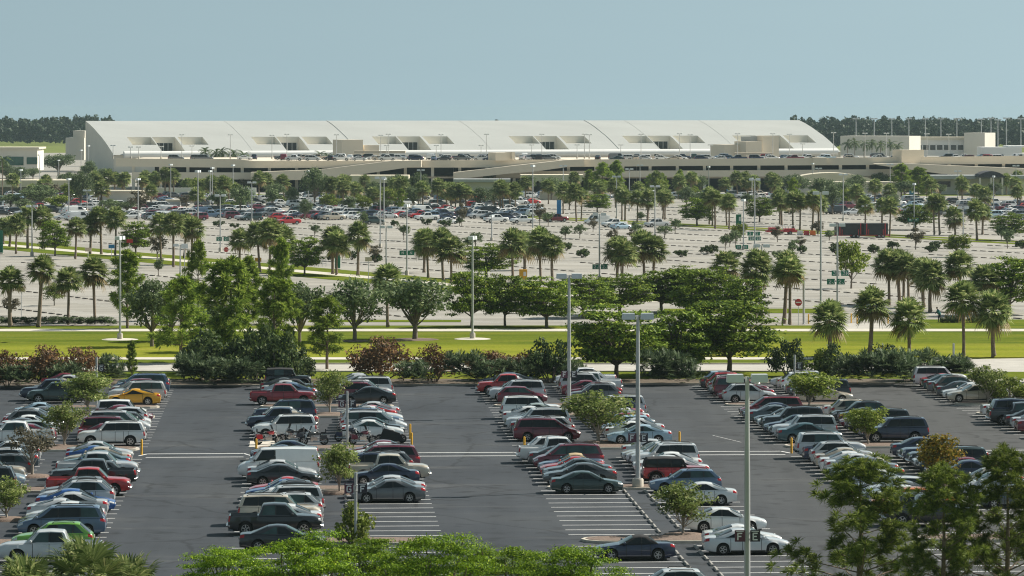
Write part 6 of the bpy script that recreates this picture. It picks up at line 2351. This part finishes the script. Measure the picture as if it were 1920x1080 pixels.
# lamps on the deck
DL = [(341, 252), (432, 252), (510, 253), (538, 251), (631, 252), (714, 253), (728, 251), (827, 252), (912, 251), (1016, 251), (1096, 251), (1105, 252), (1202, 251), (1274, 250), (1294, 252), (1383, 250), (1449, 250), (1480, 251), (1563, 248), (1622, 249), (1662, 249), (1738, 250), (1779, 251), (212, 272), (245, 275), (260, 275), (302, 274), (360, 273), (997, 271), (1082, 271), (1164, 271), (1332, 271), (1505, 269), (725, 272), (818, 272), (902, 272)]
for i, (px, pt) in enumerate(sorted(DL)):
    d = 1285
    x, y, z = at(px, pt, d)
    o = lamp_post(x, y, z - 9.35, 2, 0, 'slender lamp post on the tan parking deck, %s counted from %s' % (ORD[i] if i < 18 else ORD[len(DL) - 1 - i], 'left' if i < 18 else 'right'), 'lamp posts of the parking deck', thick=.9, z=9.35, hs=.8)
RM = [(1605, 222), (1639, 222), (1672, 222), (1704, 222), (1735, 222), (1764, 222), (1794, 222), (1840, 223), (1858, 221), (1871, 224), (1887, 221), (1914, 222)]
for i, (px, pt) in enumerate(RM):
    x, y, z = at(px, pt, 2000)
    lamp_post(x, y, z, 2, 0, 'tall floodlight mast before the woods at right, %s from left' % ORD[i], 'floodlight masts before the woods', thick=2.2, hs=1.6)
for px, pt, lab in ((100, 217, 'thin lattice pylon above the woods at the left'), (1541, 219, 'thin lattice pylon above the woods at the right')):
    x, y, z = at(px, pt, 3300)
    root = empty('pylon', (x, y, 0))
    m = MB()
    for sx in (-1, 1):
        m.tube([(sx * 2, 0, 0), (sx * .6, 0, z)], .22, 4)
    for k in range(8):
        m.tube([((-1) ** k * (2 - 1.4 * k / 8), 0, z * k / 8), (-(-1) ** k * (2 - 1.4 * (k + 1) / 8), 0, z * (k + 1) / 8)], .15, 4)
    m.build('mast', MAT['galv'], root)
    m = MB()
    m.tube([(-2.5, 0, z * .93), (2.5, 0, z * .93)], .2, 4)
    m.build('cross_arm', MAT['galv'], root)
    tag(root, lab, 'pylon')

# ------------------------------------------------------------------ trailers by the right median
MAT['red_steel'] = plain('red_steel', (.45, .04, .05), .45, .15, 2)
MAT['black_box'] = plain('black_box_panel', (.03, .032, .035), .5, .2, 1)
for px, w, lab in ((1592, 5.4, 'black box trailer with red frame, left one of two'), (1640, 4.8, 'black box trailer with red frame and ladder, right one of two')):
    x, y = gp(px, 446)
    root = empty('box_trailer', (x, y, 0), .12)
    m = MB()
    m.box((0, 0, 1.75), (w, 2.3, 2.2))
    m.build('box', MAT['black_box'], root)
    m = MB()
    m.box((0, 0, .52), (w + .8, 2.0, .18))
    for sx in (-1, 1):
        m.box((sx * w * .38, -1.2, 1.7), (.18, .08, 2.3))
        m.box((sx * w * .3, -1.2, 1.1), (.12, .08, 1.2))
    m.tube([(-w / 2, 0, .52), (-w / 2 - 1.4, 0, .45)], .08, 6)
    m.build('frame', MAT['red_steel'], root)
    for sx in (.2, 1.0):
        for sy in (-1, 1):
            wl = inst('wheel', TYRE, root, (sx + w * .1, sy * 1.0, .36), scale=(.36, 1, .36))
            inst('rim', RIM, wl)
    tag(root, lab, 'trailer', 'box trailers by the right median')
x, y = gp(1465, 440)
root = empty('flatbed_trailer', (x, y, 0), .1)
m = MB()
m.box((0, 0, .7), (6.2, 2.0, .35))
m.box((-1.8, 0, 1.15), (1.6, 1.7, .6))
m.box((1.6, 0, 1.05), (2.2, 1.6, .4))
m.build('bed', MAT['red_steel'], root)
m = MB()
for k in range(9):
    m.tube([(-2.6 + k * .62, -.7, .9), (-2.2 + k * .62, -.7, 1.9)], .05, 5)
    m.tube([(-2.2 + k * .62, -.7, .9), (-2.6 + k * .62, -.7, 1.9)], .05, 5)
m.tube([(-2.8, -.7, 1.9), (2.8, -.7, 1.75)], .05, 5)
m.build('rack', MAT['white'], root)
for sx in (-1.6, 1.7):
    for sy in (-1, 1):
        wl = inst('wheel', TYRE, root, (sx, sy * .95, .36), scale=(.36, 1, .36))
        inst('rim', RIM, wl)
tag(root, 'red flatbed machine with white crossed racks left of the black trailers', 'trailer')
for i, (px, mt, lab) in enumerate(((1500, 'white', 'white traffic barrier right of the red flatbed machine'), (1512, 'red_steel', 'red traffic barrier in the middle of the barrier row'), (1524, 'orange_b', 'orange traffic barrier nearest the black trailers'))):
    MAT.setdefault('orange_b', plain('orange_plastic', (.6, .14, .02), .5, .1))
    x, y = gp(px, 441)
    m = MB()
    m.prism([(-.6, 0), (.6, 0), (.55, .15), (.5, .9), (-.5, .9), (-.55, .15)], -.25, .25)
    tag(m.build('traffic_barrier', MAT[mt], None, None, (x, y, 0), .1), lab, 'barrier', 'traffic barriers')

# ------------------------------------------------------------------ woods on the horizon
rng = np.random.default_rng(77)
cc, rr = [], []


def wood(px0, px1, d0, d1, rows, h0, h1, step):
    for r in range(rows):
        d = d0 + (d1 - d0) * r / max(rows - 1, 1)
        x = (px0 - 960) * d / FPX
        x1 = (px1 - 960) * d / FPX
        while x < x1:
            h = rng.uniform(h0 * .93, h1) * (1 + .05 * math.sin(x * .05 + r)) * (.72 + .28 * min(1, r / 3))
            w = rng.uniform(2.6, 4.2)
            y = d + rng.uniform(-8, 8)
            for q in range(4):
                f = (.3, .52, .74, .9)[q]
                cc.append((x + rng.normal() * 1.4, y + rng.normal(), h * f))
                rr.append((w * (1.15 - .5 * f), w, h * .16))
            x += step * rng.uniform(.6, 1.4)


wood(-120, 215, 2820, 3200, 6, 16.0, 19.5, 5)
wood(1490, 2060, 2420, 3100, 8, 15.5, 19.0, 5.5)
wood(330, 960, 3150, 3300, 2, 15.2, 17.2, 7)
wood(880, 945, 3300, 3400, 2, 18.4, 19.4, 7)
wood(960, 1500, 3300, 3400, 2, 12.5, 16.2, 12)
V, F = leaf_cloud(rng, cc, rr, 46, 2.1, aspect=.85, up=.4, shell=.6)
o = inst('woods', np_mesh('woods', V, F, [MAT['forest_leaf']]))
tag(o, 'dark green belt of woods along the horizon', 'woods', kind='stuff')

# ------------------------------------------------------------------ unique labels
for lab, objs in list(USED.items()):
    if len(objs) > 1 and 'wheel stop' not in lab:
        objs = sorted(objs, key=lambda o: -o.location.y)
        words = ['farther', 'nearer'] if len(objs) == 2 else [ORD[i] for i in range(len(objs))]
        for o, w in zip(objs, words):
            o['label'] = (w + ' ' + lab) if len(objs) == 2 else (w + ' back-to-front ' + lab)

# ------------------------------------------------------------------ air, sky, sun, camera
HAZE = 5.0e-5
m = MB()
m.box((0, 1995, 13.3), (7200, 5210, 29.0))
hm = bpy.data.materials.new('haze_air')
hm.use_nodes = True
nt = hm.node_tree
nt.nodes.remove(nt.nodes['Principled BSDF'])
pv = N(nt, 'ShaderNodeVolumePrincipled')
pv.inputs['Color'].default_value = (.42, .56, .62, 1)
pv.inputs['Density'].default_value = HAZE
pv.inputs['Anisotropy'].default_value = .2
nt.links.new(pv.outputs[0], nt.nodes['Material Output'].inputs['Volume'])
if HAZE > 0:
    tag(m.build('haze', hm), kind='stuff')

SUN = Vector((.694, .324, .643)).normalized()
w = bpy.data.worlds.new('World')
sc.world = w
w.use_nodes = True
nt = w.node_tree
sky = N(nt, 'ShaderNodeTexSky', sky_type='NISHITA')
sky.sun_disc = False
sky.sun_elevation = math.asin(SUN.z)
sky.sun_rotation = math.atan2(SUN.x, SUN.y)
sky.air_density = 1.0
sky.dust_density = 1.0
sky.ozone_density = 1.2
sky.altitude = 0
# the clear sky is sampled some way above the brown band that sits on the horizon
tcw = N(nt, 'ShaderNodeTexCoord')
va = N(nt, 'ShaderNodeVectorMath', operation='ADD')
va.inputs[1].default_value = (0, 0, .34)
vn = N(nt, 'ShaderNodeVectorMath', operation='NORMALIZE')
nt.links.new(tcw.outputs['Generated'], va.inputs[0])
nt.links.new(va.outputs[0], vn.inputs[0])
nt.links.new(vn.outputs[0], sky.inputs['Vector'])
hsv = N(nt, 'ShaderNodeHueSaturation')
hsv.inputs['Saturation'].default_value = .62
hsv.inputs['Hue'].default_value = .48
tint = N(nt, 'ShaderNodeMix', data_type='RGBA', blend_type='MULTIPLY')
tint.inputs['Factor'].default_value = 1
tint.inputs['B'].default_value = (.9, .965, .87, 1)
cl = N(nt, 'ShaderNodeTexNoise', Scale=9.0, Detail=6.0, Roughness=.6)
cm = N(nt, 'ShaderNodeMapping')
cm.inputs['Scale'].default_value = (1, 1, 7)
nt.links.new(tcw.outputs['Generated'], cm.inputs['Vector'])
nt.links.new(cm.outputs['Vector'], cl.inputs['Vector'])
thin = ramp(nt, cl.outputs['Fac'], [(.35, (.975, .98, .985)), (.75, (1.0, 1.0, 1.0))])
cx = N(nt, 'ShaderNodeMix', data_type='RGBA', blend_type='MULTIPLY')
cx.inputs['Factor'].default_value = 1
nt.links.new(sky.outputs[0], cx.inputs['A'])
nt.links.new(thin, cx.inputs['B'])
nt.links.new(cx.outputs['Result'], hsv.inputs['Color'])
nt.links.new(hsv.outputs[0], tint.inputs['A'])
nt.links.new(tint.outputs['Result'], nt.nodes['Background'].inputs['Color'])
nt.nodes['Background'].inputs['Strength'].default_value = .085
l = bpy.data.lights.new('sun', 'SUN')
l.energy = 4.6
l.angle = R(.5)
l.color = (1, .93, .82)
lo = bpy.data.objects.new('sun', l)
COL.objects.link(lo)
lo.rotation_euler = SUN.to_track_quat('Z', 'Y').to_euler()
lo.location = (200, 100, 300)

cam = bpy.data.cameras.new('camera')
cam.sensor_width = 36
cam.lens = FPX / 1920 * 36
cam.shift_y = -(540 - HOR) / 1920
cam.clip_start = 1
cam.clip_end = 30000
co = bpy.data.objects.new('camera', cam)
COL.objects.link(co)
co.location = (0, 0, CAM_H)
co.rotation_euler = (R(90), 0, 0)
sc.camera = co
sc.view_settings.view_transform = 'Standard'
sc.view_settings.look = 'None'
sc.view_settings.exposure = .65
sc.view_settings.gamma = 1
sc.render.film_transparent = False
sc.cycles.max_bounces = 8
sc.cycles.transparent_max_bounces = 8
sc.cycles.diffuse_bounces = 3
sc.cycles.volume_bounces = 1
sc.cycles.use_denoising = True
sc.cycles.pixel_filter_type = 'BLACKMAN_HARRIS'
sc.cycles.filter_width = 1.15
sc.cycles.sample_clamp_indirect = 6
for o in bpy.data.objects:
    if len(str(o.get('label', '')).split()) > 16:
        o['label'] = o['label'].replace('pickup truck', 'pickup').replace('pale ', '').replace('dark ', '')
